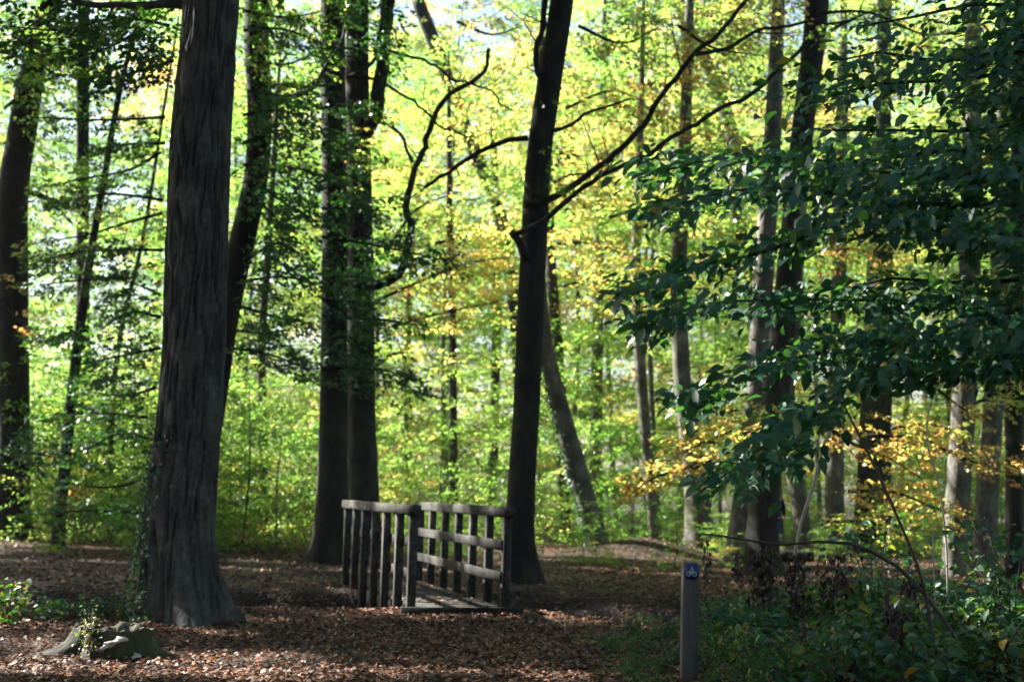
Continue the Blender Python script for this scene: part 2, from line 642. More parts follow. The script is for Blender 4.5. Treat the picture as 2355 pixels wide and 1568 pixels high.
def tree(key, name, label, pts, d, mat, limbs=(), total=15.0, seg=20, d_top=None, group=None, **kw):
    tp = img_trunk(pts, d, total, d_top)
    base = np.array(tp[0][0]) + np.array([0, 0, .25])
    root = empty(name, base, label, 'tree', group)
    mb = MB()
    V, F = trunk_mesh(tp, seg=seg, seed=len(TREES) + 1, **kw)
    mb.add(V - base, F)
    mb.build('trunk', mat, root)
    for lb in limbs:
        P, r = limb(*lb)
        q_ = np.arange(len(P))
        wob = np.stack([fbm(q_ * .45, 0 * q_ + 7.3 * len(TREES) + c_, 3 + c_) - .5 for c_ in range(3)], -1) * np.clip(q_ / 4, 0, 1)[:, None]
        P = P + .22 * wob
        lm = MB().tube(P - base, r, 8)
        for _ in range(int(len(P) / 5)):
            i0 = random.randrange(3, len(P)) if len(P) > 4 else 0
            t_ = nrm(P[min(i0 + 1, len(P) - 1)] - P[max(i0 - 1, 0)])
            dv = nrm(t_ + nrm(rng.normal(0, 1, 3) * np.array([1, .6, 1])) * .9)
            ln = random.uniform(.3, 1.3)
            k1 = P[i0] + dv * ln * .5 + rng.normal(0, .06, 3)
            k2 = k1 + nrm(dv + rng.normal(0, .45, 3)) * ln * .5
            rt = min(r[i0] * .5, .016)
            lm.tube(np.array([P[i0], k1, k2]) - base, [rt, rt * .7, rt * .25], 5)
            k3 = k1 + nrm(dv + rng.normal(0, .8, 3)) * ln * .4
            lm.tube(np.array([k1, (k1 + k3) / 2 + rng.normal(0, .02, 3), k3]) - base, [rt * .6, rt * .4, rt * .15], 4)
        lm.build('branch', mat, root)
    TREES[key] = (root, base, tp)
    return root


tree('big', 'beech_tree', 'large furrowed grey trunk in the left foreground, beside the low stump',
     [(418, 1432, 236), (415, 1380, 198), (411, 1300, 178), (412, 1200, 164), (432, 1000, 150), (446, 800, 147), (455, 500, 146), (463, 300, 142), (485, 0, 131)],
     17.0, M_BIG, seg=340, lob=.30, flare=.16, rough=.03, step=.035, ridges=(26, .065),
     limbs=[([(440, 15), (380, 8), (300, 18), (200, 5), (90, -20)], 17.2, 26, 10)])
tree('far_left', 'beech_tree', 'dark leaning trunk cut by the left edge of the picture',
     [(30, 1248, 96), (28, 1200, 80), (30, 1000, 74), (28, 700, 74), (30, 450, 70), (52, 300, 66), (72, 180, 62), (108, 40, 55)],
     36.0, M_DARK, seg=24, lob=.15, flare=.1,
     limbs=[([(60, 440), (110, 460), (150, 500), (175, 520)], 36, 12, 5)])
tree('thin_left', 'young_tree', 'thin dark winding trunk left of the large furrowed trunk',
     [(134, 1240, 34), (142, 1150, 28), (158, 980, 26), (178, 800, 25), (192, 690, 23), (212, 560, 20), (235, 440, 17), (258, 300, 15), (282, 180, 13), (310, 70, 10)],
     33.0, M_DARK, seg=12, total=13, limbs=[([(185, 930), (230, 955), (280, 985), (330, 1030)], 33, 8, 3)])
tree('ivy_left', 'young_tree', 'straight leafy trunk behind the thin winding one on the left',
     [(195, 1235, 34), (193, 900, 32), (190, 500, 31), (192, 60, 29)], 41.0, M_BEECH, seg=12, total=18)
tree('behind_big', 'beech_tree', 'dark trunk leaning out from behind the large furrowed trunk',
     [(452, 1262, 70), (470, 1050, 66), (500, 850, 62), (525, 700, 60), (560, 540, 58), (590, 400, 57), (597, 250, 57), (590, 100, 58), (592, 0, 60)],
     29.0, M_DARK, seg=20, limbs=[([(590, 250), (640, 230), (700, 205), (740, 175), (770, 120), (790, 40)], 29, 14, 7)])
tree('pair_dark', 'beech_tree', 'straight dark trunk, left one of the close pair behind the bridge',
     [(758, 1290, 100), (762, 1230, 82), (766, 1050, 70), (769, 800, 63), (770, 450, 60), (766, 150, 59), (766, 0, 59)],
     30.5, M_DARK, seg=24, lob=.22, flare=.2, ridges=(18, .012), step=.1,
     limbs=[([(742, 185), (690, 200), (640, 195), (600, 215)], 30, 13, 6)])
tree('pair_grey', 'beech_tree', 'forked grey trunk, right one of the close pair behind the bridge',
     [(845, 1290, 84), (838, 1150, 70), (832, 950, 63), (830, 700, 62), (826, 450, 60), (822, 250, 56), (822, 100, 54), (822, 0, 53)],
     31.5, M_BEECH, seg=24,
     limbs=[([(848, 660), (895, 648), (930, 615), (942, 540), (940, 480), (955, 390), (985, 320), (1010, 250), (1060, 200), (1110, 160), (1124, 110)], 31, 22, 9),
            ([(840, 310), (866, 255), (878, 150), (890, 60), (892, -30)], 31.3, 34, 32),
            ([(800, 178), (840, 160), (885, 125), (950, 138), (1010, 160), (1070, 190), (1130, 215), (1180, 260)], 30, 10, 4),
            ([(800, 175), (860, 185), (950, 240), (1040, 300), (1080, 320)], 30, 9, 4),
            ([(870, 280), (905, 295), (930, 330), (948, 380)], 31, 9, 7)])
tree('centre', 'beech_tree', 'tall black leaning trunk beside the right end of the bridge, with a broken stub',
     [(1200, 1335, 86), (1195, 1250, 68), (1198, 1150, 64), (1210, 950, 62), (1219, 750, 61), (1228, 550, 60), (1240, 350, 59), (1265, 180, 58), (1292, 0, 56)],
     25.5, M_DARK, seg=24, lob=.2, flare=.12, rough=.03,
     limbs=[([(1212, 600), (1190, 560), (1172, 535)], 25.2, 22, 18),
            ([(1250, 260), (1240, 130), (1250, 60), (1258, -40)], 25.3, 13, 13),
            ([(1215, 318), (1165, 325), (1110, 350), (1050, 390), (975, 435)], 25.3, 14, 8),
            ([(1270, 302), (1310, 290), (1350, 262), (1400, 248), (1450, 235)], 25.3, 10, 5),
            ([(1205, 472), (1255, 462), (1320, 432), (1400, 372), (1470, 300), (1530, 210), (1600, 128), (1650, 72), (1720, 0), (1760, -60)], 25.1, 17, 9),
            ([(1600, 126), (1680, 112), (1740, 78), (1800, 68), (1860, 52), (1960, 45)], 25, 11, 6),
            ([(1185, 540), (1250, 510), (1310, 465), (1380, 410), (1470, 365), (1570, 300), (1680, 240), (1770, 180), (1850, 100)], 25.1, 14, 9)])
tree('leaning_ivy', 'oak_tree', 'leaning trunk with ivy down its sunlit left side, on the bright mound',
     [(1377, 1258, 54), (1354, 1170, 48), (1322, 1060, 47), (1292, 950, 43), (1266, 850, 38), (1248, 740, 33), (1238, 600, 28), (1232, 450, 24), (1240, 250, 20)],
     36.0, M_PALE, seg=18, total=14)
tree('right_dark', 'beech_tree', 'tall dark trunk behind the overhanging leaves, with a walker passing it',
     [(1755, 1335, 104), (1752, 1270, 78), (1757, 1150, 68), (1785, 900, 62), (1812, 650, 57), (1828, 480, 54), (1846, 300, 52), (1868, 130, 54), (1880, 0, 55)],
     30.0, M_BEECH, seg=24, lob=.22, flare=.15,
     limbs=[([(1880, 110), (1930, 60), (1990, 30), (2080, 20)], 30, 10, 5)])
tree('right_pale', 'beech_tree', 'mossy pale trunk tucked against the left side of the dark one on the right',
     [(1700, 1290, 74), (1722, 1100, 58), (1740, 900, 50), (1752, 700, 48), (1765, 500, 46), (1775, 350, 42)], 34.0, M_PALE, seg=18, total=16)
tree('grey_mid', 'beech_tree', 'grey trunk with a swollen foot behind the cycle route post',
     [(1612, 1262, 78), (1606, 1180, 62), (1596, 1080, 52), (1578, 950, 42), (1566, 820, 40), (1562, 600, 36), (1572, 400, 32)], 37.0, M_PALE, seg=18, total=17)
tree('slim_mid', 'young_tree', 'slim spotted trunk left of the grey one with the swollen foot',
     [(1508, 1285, 26), (1496, 1120, 24), (1484, 980, 26), (1470, 800, 26), (1462, 620, 24), (1468, 450, 20)], 40.0, M_PALE, seg=12, total=16)
tree('far_mid', 'beech_tree', 'straight blurred trunk seen between the leaning ivy trunk and the slim spotted one',
     [(1372, 1215, 34), (1370, 1050, 29), (1374, 800, 27), (1378, 550, 26), (1384, 300, 24)], 52.0, M_PALE, seg=12, total=20)
tree('crooked_far', 'young_tree', 'crooked thin trunk close behind the tall black leaning one',
     [(1300, 1230, 26), (1292, 950, 26), (1282, 800, 27), (1270, 650, 25), (1264, 500, 22)], 46.0, M_BEECH, seg=12, total=16)
tree('bent_upper', 'beech_tree', 'bent trunk slanting through the golden leaves right of centre',
     [(1782, 1240, 44), (1765, 900, 42), (1738, 690, 38), (1706, 570, 36), (1694, 430, 35), (1680, 300, 35), (1636, 170, 32), (1570, 30, 28)], 44.0, M_PALE, seg=16, total=22)
tree('hazel_far', 'young_tree', 'short leaning trunk to the right of the dark one with the walker',
     [(1852, 1240, 40), (1838, 1150, 38), (1822, 1060, 36), (1812, 900, 32), (1830, 700, 28)], 40.0, M_PALE, seg=14, total=13)
tree('sunny_right', 'beech_tree', 'trunk with a brilliant white sunlit left edge near the right side',
     [(2196, 1308, 58), (2200, 1200, 56), (2212, 1000, 56), (2225, 800, 54), (2232, 560, 50), (2236, 300, 44)], 31.0, M_PALE, seg=20, total=17)
tree('edge_right', 'beech_tree', 'grey trunk just right of the brilliantly sunlit one',
     [(2262, 1290, 66), (2268, 1180, 54), (2280, 1000, 48), (2292, 800, 44), (2302, 500, 40)], 34.0, M_PALE, seg=18, total=17)
tree('end_right', 'beech_tree', 'sunlit trunk cut by the right edge of the picture',
     [(2348, 1285, 50), (2350, 1100, 46), (2352, 900, 44), (2350, 500, 40)], 34.5, M_PALE, seg=16, total=17)
tree('broad_back', 'beech_tree', 'broad dark bole behind the orange leaves on the right',
     [(2005, 1215, 92), (2010, 1100, 78), (2016, 900, 70), (2024, 600, 60), (2030, 300, 40), (2034, 0, 32)], 43.0, M_BEECH, seg=18, total=20)
tree('grey_back', 'beech_tree', 'pale grey trunk left of the broad bole behind the orange leaves',
     [(1918, 1225, 48), (1920, 1050, 42), (1924, 850, 38), (1932, 500, 34)], 42.0, M_PALE, seg=16, total=18)
tree('top_right', 'young_tree', 'dark upright stem among leaves in the upper right corner',
     [(2330, 1250, 40), (2332, 900, 36), (2338, 500, 32), (2342, 130, 26)], 27.0, M_DARK, seg=12, total=14)
for key, lab, pts, d in (
    ('stem_a', 'thin bare stem in the yellow leaves above the middle of the bridge', [(1045, 1240, 20), (1042, 950, 20), (1040, 720, 19), (1034, 500, 16)], 45.0),
    ('stem_b', 'thin dark stem between the furrowed trunk and the close pair', [(606, 1235, 22), (604, 1000, 22), (602, 780, 20), (615, 600, 17)], 44.0),
    ('stem_c', 'high slender trunk in the green leaves left of the tall black one', [(1130, 1225, 24), (1142, 700, 22), (1136, 320, 20), (1138, 150, 18)], 55.0),
    ('stem_d', 'slanting trunk at the top between the pair and the tall black one', [(1200, 1230, 32), (1192, 800, 32), (1150, 500, 32), (1075, 310, 33), (1010, 130, 34), (960, 0, 32)], 50.0),
    ('stem_e', 'slender stem in the undergrowth left of the furrowed trunk', [(262, 1235, 14), (256, 1000, 13), (275, 780, 12), (330, 540, 9)], 37.0)):
    tree(key, 'young_tree', lab, pts, d, M_BEECH, seg=10, total=15)


# ------------------------------------------------------------------ footbridge
DZ = .10
NR, NL, FR = on_ground(1162, 1394, DZ), on_ground(943, 1392, DZ), on_ground(964, 1330, DZ)
ax = nrm(FR - NR)
LEN = float(np.linalg.norm(FR - NR))
ac = np.array([ax[1], -ax[0], 0.0])       # across, to the right
Z = np.array([0, 0, 1.0])
wid = float((NR - NL) @ ac)
NL = NR - ac * wid - ax * float((NR - NL) @ ax) * .6
BC = (NR + NL) / 2 + ax * LEN / 2
RAILH = 1.22
br = empty('footbridge', [BC[0], BC[1], DZ - .25], 'weathered wooden footbridge with two post and rail sides crossing the ditch', 'bridge')
bl = np.array([BC[0], BC[1], DZ - .25])


def bpart(name, mbx, mat=M_WOOD, parent=br, smooth=False):
    return mbx.build(name, mat, parent, smooth=smooth, loc=None)


def shifted(mbx):
    mbx.V = [v - bl for v in mbx.V]
    return mbx


for side, base in ((-1, NL), (1, NR)):
    inn = -side                           # towards the deck
    for q in range(7):
        c = base + ax * (LEN * q / 6)
        low = -.42 if side < 0 else -.16
        top = RAILH - .12
        lean = ac * random.uniform(-.008, .008)
        mbx = MB().box(c + Z * (low + top) / 2 + lean, Z * (top - low) / 2, ax * .052, ac * .052, .008)
        bpart('post', shifted(mbx))
    mid = base + ax * LEN / 2
    sag = random.uniform(-.01, .01)
    bpart('handrail', shifted(MB().box(mid + Z * (RAILH - .055), ax * (LEN / 2 + .13), ac * .075, Z * .065, .014)))
    for hz in (RAILH * .62, RAILH * .30):
        bpart('rail', shifted(MB().box(mid + ac * inn * (.052 + .022) + Z * hz, ax * (LEN / 2 + .04), ac * .020, Z * .062, .006)))
    for q in range(7):
        c = base + ax * (LEN * q / 6 - .01) + ac * side * .078 + Z * (RAILH - .10)
        bpart('bolt', shifted(MB().tube([c, c + ac * side * .012], [.013, .013], 6)), M_DARK)
    bpart('beam', shifted(MB().box(mid + ac * inn * .14 - Z * .17, ax * (LEN / 2 + .22), ac * .05, Z * .11, .01)))
nb = int((LEN + .5) / .15)
mbx = MB()
for q in range(nb):
    c = (NL + NR) / 2 + ax * (-.22 + .15 * (q + .5)) - Z * (.028 + .003 * (q % 2))
    mbx.box(c, ac * (wid / 2 - .06), ax * .068, Z * .022, .004)
bpart('deck', shifted(mbx))
bpart('kerb_board', shifted(MB().box((NL + NR) / 2 - ax * .26 - Z * .055, ac * (wid / 2 + .16), ax * .03, Z * .06, .006)), M_DARK)

# ------------------------------------------------------------------ cycle route post
pb = on_ground(1584, 1566, float(gh(1.5, 12.0)))
pb[2] = float(gh(pb[0], pb[1])) - .02
ptop = at(1588, 1292, pb[1])[2]
ph = ptop - pb[2]
hw = .067
pr = empty('marker_post', pb, 'square grey wooden marker post with a round blue cycle route sign at its top', 'post', rz=R(1))
sec = [(-hw, -hw * .9), (-hw * .9, -hw), (hw * .9, -hw), (hw, -hw * .9), (hw, hw * .9), (hw * .9, hw), (-hw * .9, hw), (-hw, hw * .9)]
V, F = [], []
lev = [(-.3, 1), (ph * .3, 1), (ph * .7, 1), (ph - .03, 1), (ph, .8)]
for z_, s_ in lev:
    V += [(x * s_, y * s_ + (0.014 if (y < 0 and z_ == ph) else 0), z_) for x, y in sec]
for q in range(len(lev) - 1):
    F += [(q * 8 + j, q * 8 + (j + 1) % 8, q * 8 + 8 + (j + 1) % 8, q * 8 + 8 + j) for j in range(8)]
o8 = 8 * (len(lev) - 1)
F += [(o8, o8 + 1, o8 + 2, o8 + 3), (o8, o8 + 3, o8 + 4, o8 + 7), (o8 + 7, o8 + 4, o8 + 5, o8 + 6)]
build('post', V, F, M_POSTW, pr, smooth=False)
zc = ph - .075
rd = .067
th = np.linspace(0, 2 * np.pi, 32, endpoint=False)
mbx = MB()
V, F = tube_arrays([(0, -hw - .0005, zc), (0, -hw - .007, zc)], [rd, rd], 32)
disc = build('sign_disc', V, F, M_BLUE, pr, smooth=False)
mbx = MB()
yf = -hw - .010


def ring(cx, cz, r_, w_):
    pts = [(cx + r_ * math.cos(a), yf, cz + r_ * math.sin(a)) for a in np.linspace(0, 2 * np.pi, 17)]
    for a_, b_ in zip(pts[:-1], pts[1:]):
        bar(a_, b_, w_)


def bar(a_, b_, w_):
    a_, b_ = np.array(a_, float), np.array(b_, float)
    d_ = nrm(b_ - a_)
    p_ = np.array([-d_[2], 0, d_[0]])
    mbx.box((a_ + b_) / 2, (b_ - a_) / 2, p_ * w_ / 2, np.array([0, .003, 0]))


sc_ = .00115
g_ = lambda x, z: (x * sc_, yf, zc + (z - 4) * sc_)
ring(-21 * sc_, zc - 16 * sc_, 14 * sc_, 5 * sc_)
ring(21 * sc_, zc - 16 * sc_, 14 * sc_, 5 * sc_)
for a_, b_, w_ in (((-21, -12), (-12, 8), 4.5), ((-12, 8), (10, 6), 4), ((-12, 8), (-2, -12), 4), ((-2, -12), (12, 10), 4), ((21, -12), (12, 12), 4.5),
                   ((-21, -12), (-2, -12), 3.5), ((-6, 10), (2, 30), 9), ((2, 28), (14, 14), 5), ((-6, 10), (4, 0), 6), ((4, 0), (0, -12), 5), ((1, 36), (6, 42), 9)):
    bar(g_(*a_), g_(*b_), w_ * sc_)
mbx.build('bicycle_symbol', M_WHITE, disc, smooth=False)

# ------------------------------------------------------------------ tree stump
sb = at(262, 1492, 13.5)
sb[2] = float(gh(sb[0], sb[1])) - .02
stp = empty('tree_stump', sb, 'low mossy rotten tree stump with spreading roots and pale bracket fungi', 'stump')
seg, th = 120, np.linspace(0, 2 * np.pi, 120, endpoint=False)
ct, st = np.cos(th), np.sin(th)
lob = sum(a_ * np.exp(-((((th - c_ + np.pi) % (2 * np.pi)) - np.pi) / w_) ** 2) for c_, a_, w_ in ((3.55, 1.25, .26), (4.35, .55, .22), (5.0, .35, .2), (5.85, 1.2, .3), (.7, .7, .3), (2.2, .7, .3)))
rim = .26 + .10 * (fbm(ct * 2 + 5, st * 2, 31) - .5) + .035 * (vnoise(ct * 9 + 5, st * 9, 33) - .5) + .02 * np.cos(th * 3 + 2)
rows = []
for t in np.linspace(0, 1, 22):
    zz = rim * t + .012 * (vnoise(ct * 9 + t * 8, st * 9, 35) - .5)
    rr = .34 + .05 * np.exp(-t * 3) + .44 * lob * np.exp(-t * 3.8) + .09 * (fbm(ct * 4 + 20, st * 4 + t * .8, 12) - .5) + .05 * (fbm(ct * 14 + 20, st * 14 + t * 1.5, 14) - .5)
    rows.append(np.stack([rr * ct, rr * .85 * st, zz - .06 * (t == 0)], -1))
top_r = np.linalg.norm(rows[-1][:, :2] / np.array([1, .85]), axis=1)
for fr, dz in ((.93, -.005), (.84, -.06), (.74, -.14), (.5, -.18), (.2, -.19), (.02, -.19)):
    rr = top_r * fr
    rows.append(np.stack([rr * ct, rr * .85 * st, rim * fr + .27 * (1 - fr) + dz + .03 * (vnoise(ct * 8 * fr + 3, st * 8 * fr, 41) - .5)], -1))
V = np.concatenate(rows)
i = np.arange(len(rows) - 1)[:, None] * seg
j = np.arange(seg)[None]
F = np.stack([i + j, i + (j + 1) % seg, i + seg + (j + 1) % seg, i + seg + j], -1).reshape(-1, 4)
M_STUMP = bark_mat('mossy_stump', (.02, .018, .014), (.06, .055, .045), (.15, .135, .11), zs=.5, scale=12, bump=.7, moss=.9)
build('stump', V, F, M_STUMP, stp)
for cx, cz, w_ in ((.10, .17, .17), (.0, .115, .13), (.26, .035, .12)):
    V, F = [], []
    ns = 13
    for lv, (rr, zz) in enumerate(((.05, -.02), (1, 0), (.9, .02), (.05, .035))):
        for q in range(ns):
            a = math.pi * q / (ns - 1)
            wob = 1 + .18 * math.sin(q * 1.7 + w_ * 40)
            V.append((cx + w_ / 1.7 * rr * wob * math.cos(a), -.33 - w_ * .55 * rr * wob * math.sin(a), cz + zz + .02 * math.cos(a)))
    for lv in range(3):
        F += [(lv * ns + q, lv * ns + q + 1, lv * ns + ns + q + 1, lv * ns + ns + q) for q in range(ns - 1)]
    build('bracket_fungus', V, F, M_FUNGUS, stp)

# ------------------------------------------------------------------ walker behind the dark trunk on the right
pw = at(1779, 1300, 36.5)
pw[2] = float(gh(pw[0], pw[1]))
M_NAVY, M_JEAN = plain('navy_cloth', (.012, .016, .04), .8, .2, .2, 30), plain('blue_denim', (.03, .06, .14), .8, .2, .2, 40)
M_SKIN, M_HAIR, M_RED, M_SHOE = plain('skin', (.45, .26, .19), .5, .4), plain('brown_hair', (.03, .018, .012), .6, .3, .3, 60), plain('red_cloth', (.55, .06, .06), .7, .3), plain('dark_shoe', (.02, .02, .02), .5, .4)
per = empty('person', pw, 'walker in a dark blue jacket and blue trousers half hidden behind a trunk', 'person', rz=R(75))


def skinned(name, verts, edges, radii, mat, parent, root=0, sub=2):
    me = bpy.data.meshes.new(name)
    me.from_pydata(verts, edges, [])
    o = bpy.data.objects.new(name, me)
    COL.objects.link(o)
    md = o.modifiers.new('skin', 'SKIN')
    md.use_smooth_shade = True
    for q, sv in enumerate(me.skin_vertices[0].data):
        rr = radii[q]
        sv.radius = rr if isinstance(rr, tuple) else (rr, rr)
        sv.use_root = q == root
    sm = o.modifiers.new('subdivision', 'SUBSURF')
    sm.levels = sm.render_levels = sub
    me.materials.append(mat)
    o.parent = parent
    return o


# x forward, y left, z up
bv = [(0, 0, .95), (0, 0, 1.12), (.01, 0, 1.32), (.02, 0, 1.46), (.04, 0, 1.53), (.05, 0, 1.62), (.045, 0, 1.72),
      (.02, .18, 1.42), (-.10, .23, 1.16), (.02, .25, .93), (.05, .25, .87),
      (.02, -.18, 1.42), (.14, -.22, 1.17), (.34, -.2, 1.06), (.41, -.19, 1.05),
      (.02, .10, .90), (.20, .10, .50), (.16, .10, .09), (.28, .10, .04),
      (-.02, -.10, .90), (-.12, -.10, .50), (-.36, -.10, .16), (-.27, -.10, .06), (.115, 0, 1.60), (.05, .085, 1.62), (.05, -.085, 1.62)]
be = [(0, 1), (1, 2), (2, 3), (3, 4), (4, 5), (5, 6), (3, 7), (7, 8), (8, 9), (9, 10), (3, 11), (11, 12), (12, 13), (13, 14),
      (0, 15), (15, 16), (16, 17), (17, 18), (0, 19), (19, 20), (20, 21), (21, 22), (5, 23), (5, 24), (5, 25)]
brd = [(.12, .15), (.11, .14), (.12, .16), (.09, .11), .05, .085, .07, .06, .045, .032, .028, .06, .045, .032, .028, .085, .06, .04, .035, .085, .06, .04, .035, .014, .02, .02]
skinned('body', bv, be, brd, M_SKIN, per)
jv = [(0, 0, .88), (0, 0, 1.12), (.01, 0, 1.33), (.02, 0, 1.47), (.02, .18, 1.42), (-.10, .23, 1.16), (.015, .25, .96), (.02, -.18, 1.42), (.14, -.22, 1.17), (.31, -.2, 1.07)]
skinned('jacket', jv, [(0, 1), (1, 2), (2, 3), (3, 4), (4, 5), (5, 6), (3, 7), (7, 8), (8, 9)], [(.16, .19), (.14, .17), (.15, .19), (.10, .12), .08, .062, .05, .08, .062, .05], M_NAVY, per)
tv = [(0, 0, .94), (.02, .10, .88), (.20, .10, .50), (.16, .10, .12), (-.02, -.10, .88), (-.12, -.10, .50), (-.34, -.10, .19)]
skinned('trousers', tv, [(0, 1), (1, 2), (2, 3), (0, 4), (4, 5), (5, 6)], [(.13, .16), .10, .075, .06, .10, .075, .06], M_JEAN, per)
skinned('hair', [(.0, 0, 1.60), (.015, 0, 1.70), (.05, 0, 1.74)], [(0, 1), (1, 2)], [(.075, .085), (.095, .09), (.075, .08)], M_HAIR, per)
for hx, hy, hz in ((.05, .25, .87), (.41, -.19, 1.05)):
    fv = [(hx, hy, hz)]
    fe = []
    for f in range(4):
        q = len(fv)
        fv += [(hx + .012 * (f - 1.5), hy, hz - .035), (hx + .014 * (f - 1.5) + .012, hy, hz - .075 + .006 * abs(f - 1.5))]
        fe += [(0, q), (q, q + 1)]
    q = len(fv)
    fv += [(hx + .035, hy, hz - .01), (hx + .05, hy, hz - .04)]
    fe += [(0, q), (q, q + 1)]
    skinned('glove', fv, fe, [.03] + [.010, .008] * 4 + [.012, .009], M_RED, per, sub=1)
for fx, fy, fz, rx_ in ((.16, .10, .05, 0), (-.36, -.10, .12, .5)):
    skinned('shoe', [(fx - .05, fy, fz), (fx + .08, fy, fz - .01 - rx_ * .1), (fx + .18, fy, fz - .02 - rx_ * .18)], [(0, 1), (1, 2)], [(.05, .05), (.045, .04), (.035, .025)], M_SHOE, per, sub=1)

# fallen log beyond the dark trunk
lp = [at(1785, 1262, 35), at(1830, 1266, 35), at(1870, 1272, 35)]
for q in lp:
    q[2] = float(gh(q[0], q[1])) + .16
P, r = resample(lp, [.15, .14, .11], .2)
lo = MB().tube(P, r, 14).build('fallen_log', M_DARK, loc=lp[1])
tag(lo, 'dark fallen log lying on the leaves right of the walker', 'log')

# ------------------------------------------------------------------ light gaps wanted in the canopy
for X, Y, rx, ry in ((60, 1530, 1.2, .5), (330, 1525, 1.2, .55), (600, 1545, 1.3, .6), (880, 1548, 1.2, .45), (1150, 1552, 1.1, .4), (700, 1500, .7, .2), (80, 1475, .8, .25)):
    gap(on_ground(X, Y, 0.0), rx, ry)
for P_, rx, ry in ((at(165, 1455, 13.5), .6, .5), (at(725, 1305, 28), 1.8, .6), (at(1040, 1385, 18.4), .5, .35), (at(1220, 1385, 18.0), .6, .3),
                   (at(1640, 1020, 27), 2.2, 1.2), (at(1490, 1110, 26.5), 1.6, 1.1), (at(2030, 1060, 24), 1.7, 1.1), (at(2270, 1060, 24), 1.6, 1.1), (at(2130, 1170, 24), 1.4, 1.0),
                   (at(2190, 1250, 31), 1.8, 1.5), (at(2198, 1080, 31), 1.8, 1.5), (at(2205, 920, 31), 1.8, 1.5), (at(1345, 1262, 35), 3.0, 1.2), (at(1320, 1100, 36), 2.0, 1.5), (at(2280, 1300, 31.5), 2.0, .8), (at(1730, 1110, 8.3), .5, .35), (at(1870, 410, 8.6), .6, .4), (at(1700, 450, 8.5), .35, .25), (at(1520, 690, 8.5), .4, .3), (at(2100, 430, 8.4), .35, .25), (at(1680, 610, 8.4), .35, .25), (at(1900, 860, 8.4), .3, .25), (at(2200, 700, 8.4), .35, .25),
                   (at(1990, 1190, 14.5), .9, .5), (at(20, 1390, 16), .7, .5), (at(728, 1000, 30.5), .8, .8), (at(850, 1165, 21), .35, .3), (at(790, 1160, 23), .4, .3), (at(1090, 1180, 19), .35, .3), (at(1000, 1170, 21), .3, .3),
                   (at(150, 1100, 17), .3, .3), (at(340, 1250, 17), .3, .5), (at(2320, 1000, 34.5), 1.2, 1.2), (at(2150, 1330, 13), .4, .3), (at(2000, 1330, 14.5), .4, .3)):
    gap(P_, rx, ry)

# ------------------------------------------------------------------ added canopy sprays, shaped along the sunbeams to shade the near ground
def bole(name, x, y, h, r0, label, group):
    z = float(gh(x, y))
    root = empty(name, (x, y, z), label, 'tree', group)
    pts = [((0, 0, -.3), r0 * 1.25), ((0, 0, .2), r0 * 1.1), ((.1, 0, h * .35), r0 * .8), ((.3, .2, h * .7), r0 * .55), ((.2, .1, h), r0 * .12)]
    V, F = trunk_mesh([(np.array(a), b_) for a, b_ in pts], seg=16, seed=int(abs(x * 7)) % 50, step=.4)
    mb = MB().add(V, F)
    for q in range(5):
        a, z0 = random.uniform(0, 6.28), h * random.uniform(.45, .9)
        ln = h * random.uniform(.18, .3)
        pp = [(.2, .1, z0), (.2 + ln * .5 * math.cos(a), .1 + ln * .5 * math.sin(a), z0 + ln * .3), (.2 + ln * math.cos(a), .1 + ln * math.sin(a), z0 + ln * .45)]
        P, r = resample(pp, [r0 * .3, r0 * .18, r0 * .05], .4)
        mb.tube(P, r, 6)
    mb.build('trunk', M_BEECH, root)
    return root


HG = sungr(at(900, 1230, 21))[0]         # added canopy thinned along the sunbeam to dapple the footbridge
owners = []
for key in ('big', 'far_left', 'behind_big', 'pair_dark', 'pair_grey', 'centre', 'right_dark'):
    root, base, tp = TREES[key]
    owners.append((root, np.array(tp[-1][0])))
for x, y, h in ((-15, 22, 21), (-22, 26, 22), (-27, 33, 22), (-17, 33, 22), (-13, 14, 20), (-25, 19, 21), (-8.5, 19, 19), (-5, 11, 19), (-20, 40, 22), (-31, 24, 22), (-4.5, -3, 19), (5, -5, 19), (10, 12, 18), (-11, 6, 20)):
    if True:
        root = bole('shade_tree', x, y, h, .2, 'unseen tall beech added beside the view to shade the bridge', 'unseen shade beeches added beside the view')  # unseen trees added to carry the shading sprays
        owners.append((root, np.array([x, y, h * .8])))
NS = 22000
g = np.stack([rng.uniform(-10, 24, NS), rng.uniform(2, 33, NS)], -1)
keep = np.ones(NS, bool)
dens = fbm(g[:, 0] * .55 + 3, g[:, 1] * .55, 77, 3)
keep &= ~((dens > .72) & (rng.random(NS) < .7))
for cx, cy, rx, ry in CARVE:
    keep &= (((g[:, 0] - cx) / (rx + .38)) ** 2 + ((g[:, 1] - cy) / (ry + .38)) ** 2) > 1
keep &= ~((g[:, 1] > 27) & (fbm(g[:, 0] * .4, g[:, 1] * 1.3, 83, 2) > .56))
hb = (((g[:, 0] - HG[0]) / 3.2) ** 2 + ((g[:, 1] - HG[1]) / 3.4) ** 2) < 1
keep &= ~(hb & (fbm(g[:, 0] * 1.1, g[:, 1] * 1.1, 91, 2) > .37))
g = g[keep]
zz = rng.uniform(13, 20, len(g))
for _ in range(6):
    yy = g[:, 1] + S[1] / S[2] * zz
    zz = np.maximum(zz, 2.8 + .375 * yy)
CP = np.stack([g[:, 0] + S[0] / S[2] * zz, g[:, 1] + S[1] / S[2] * zz, zz], -1)
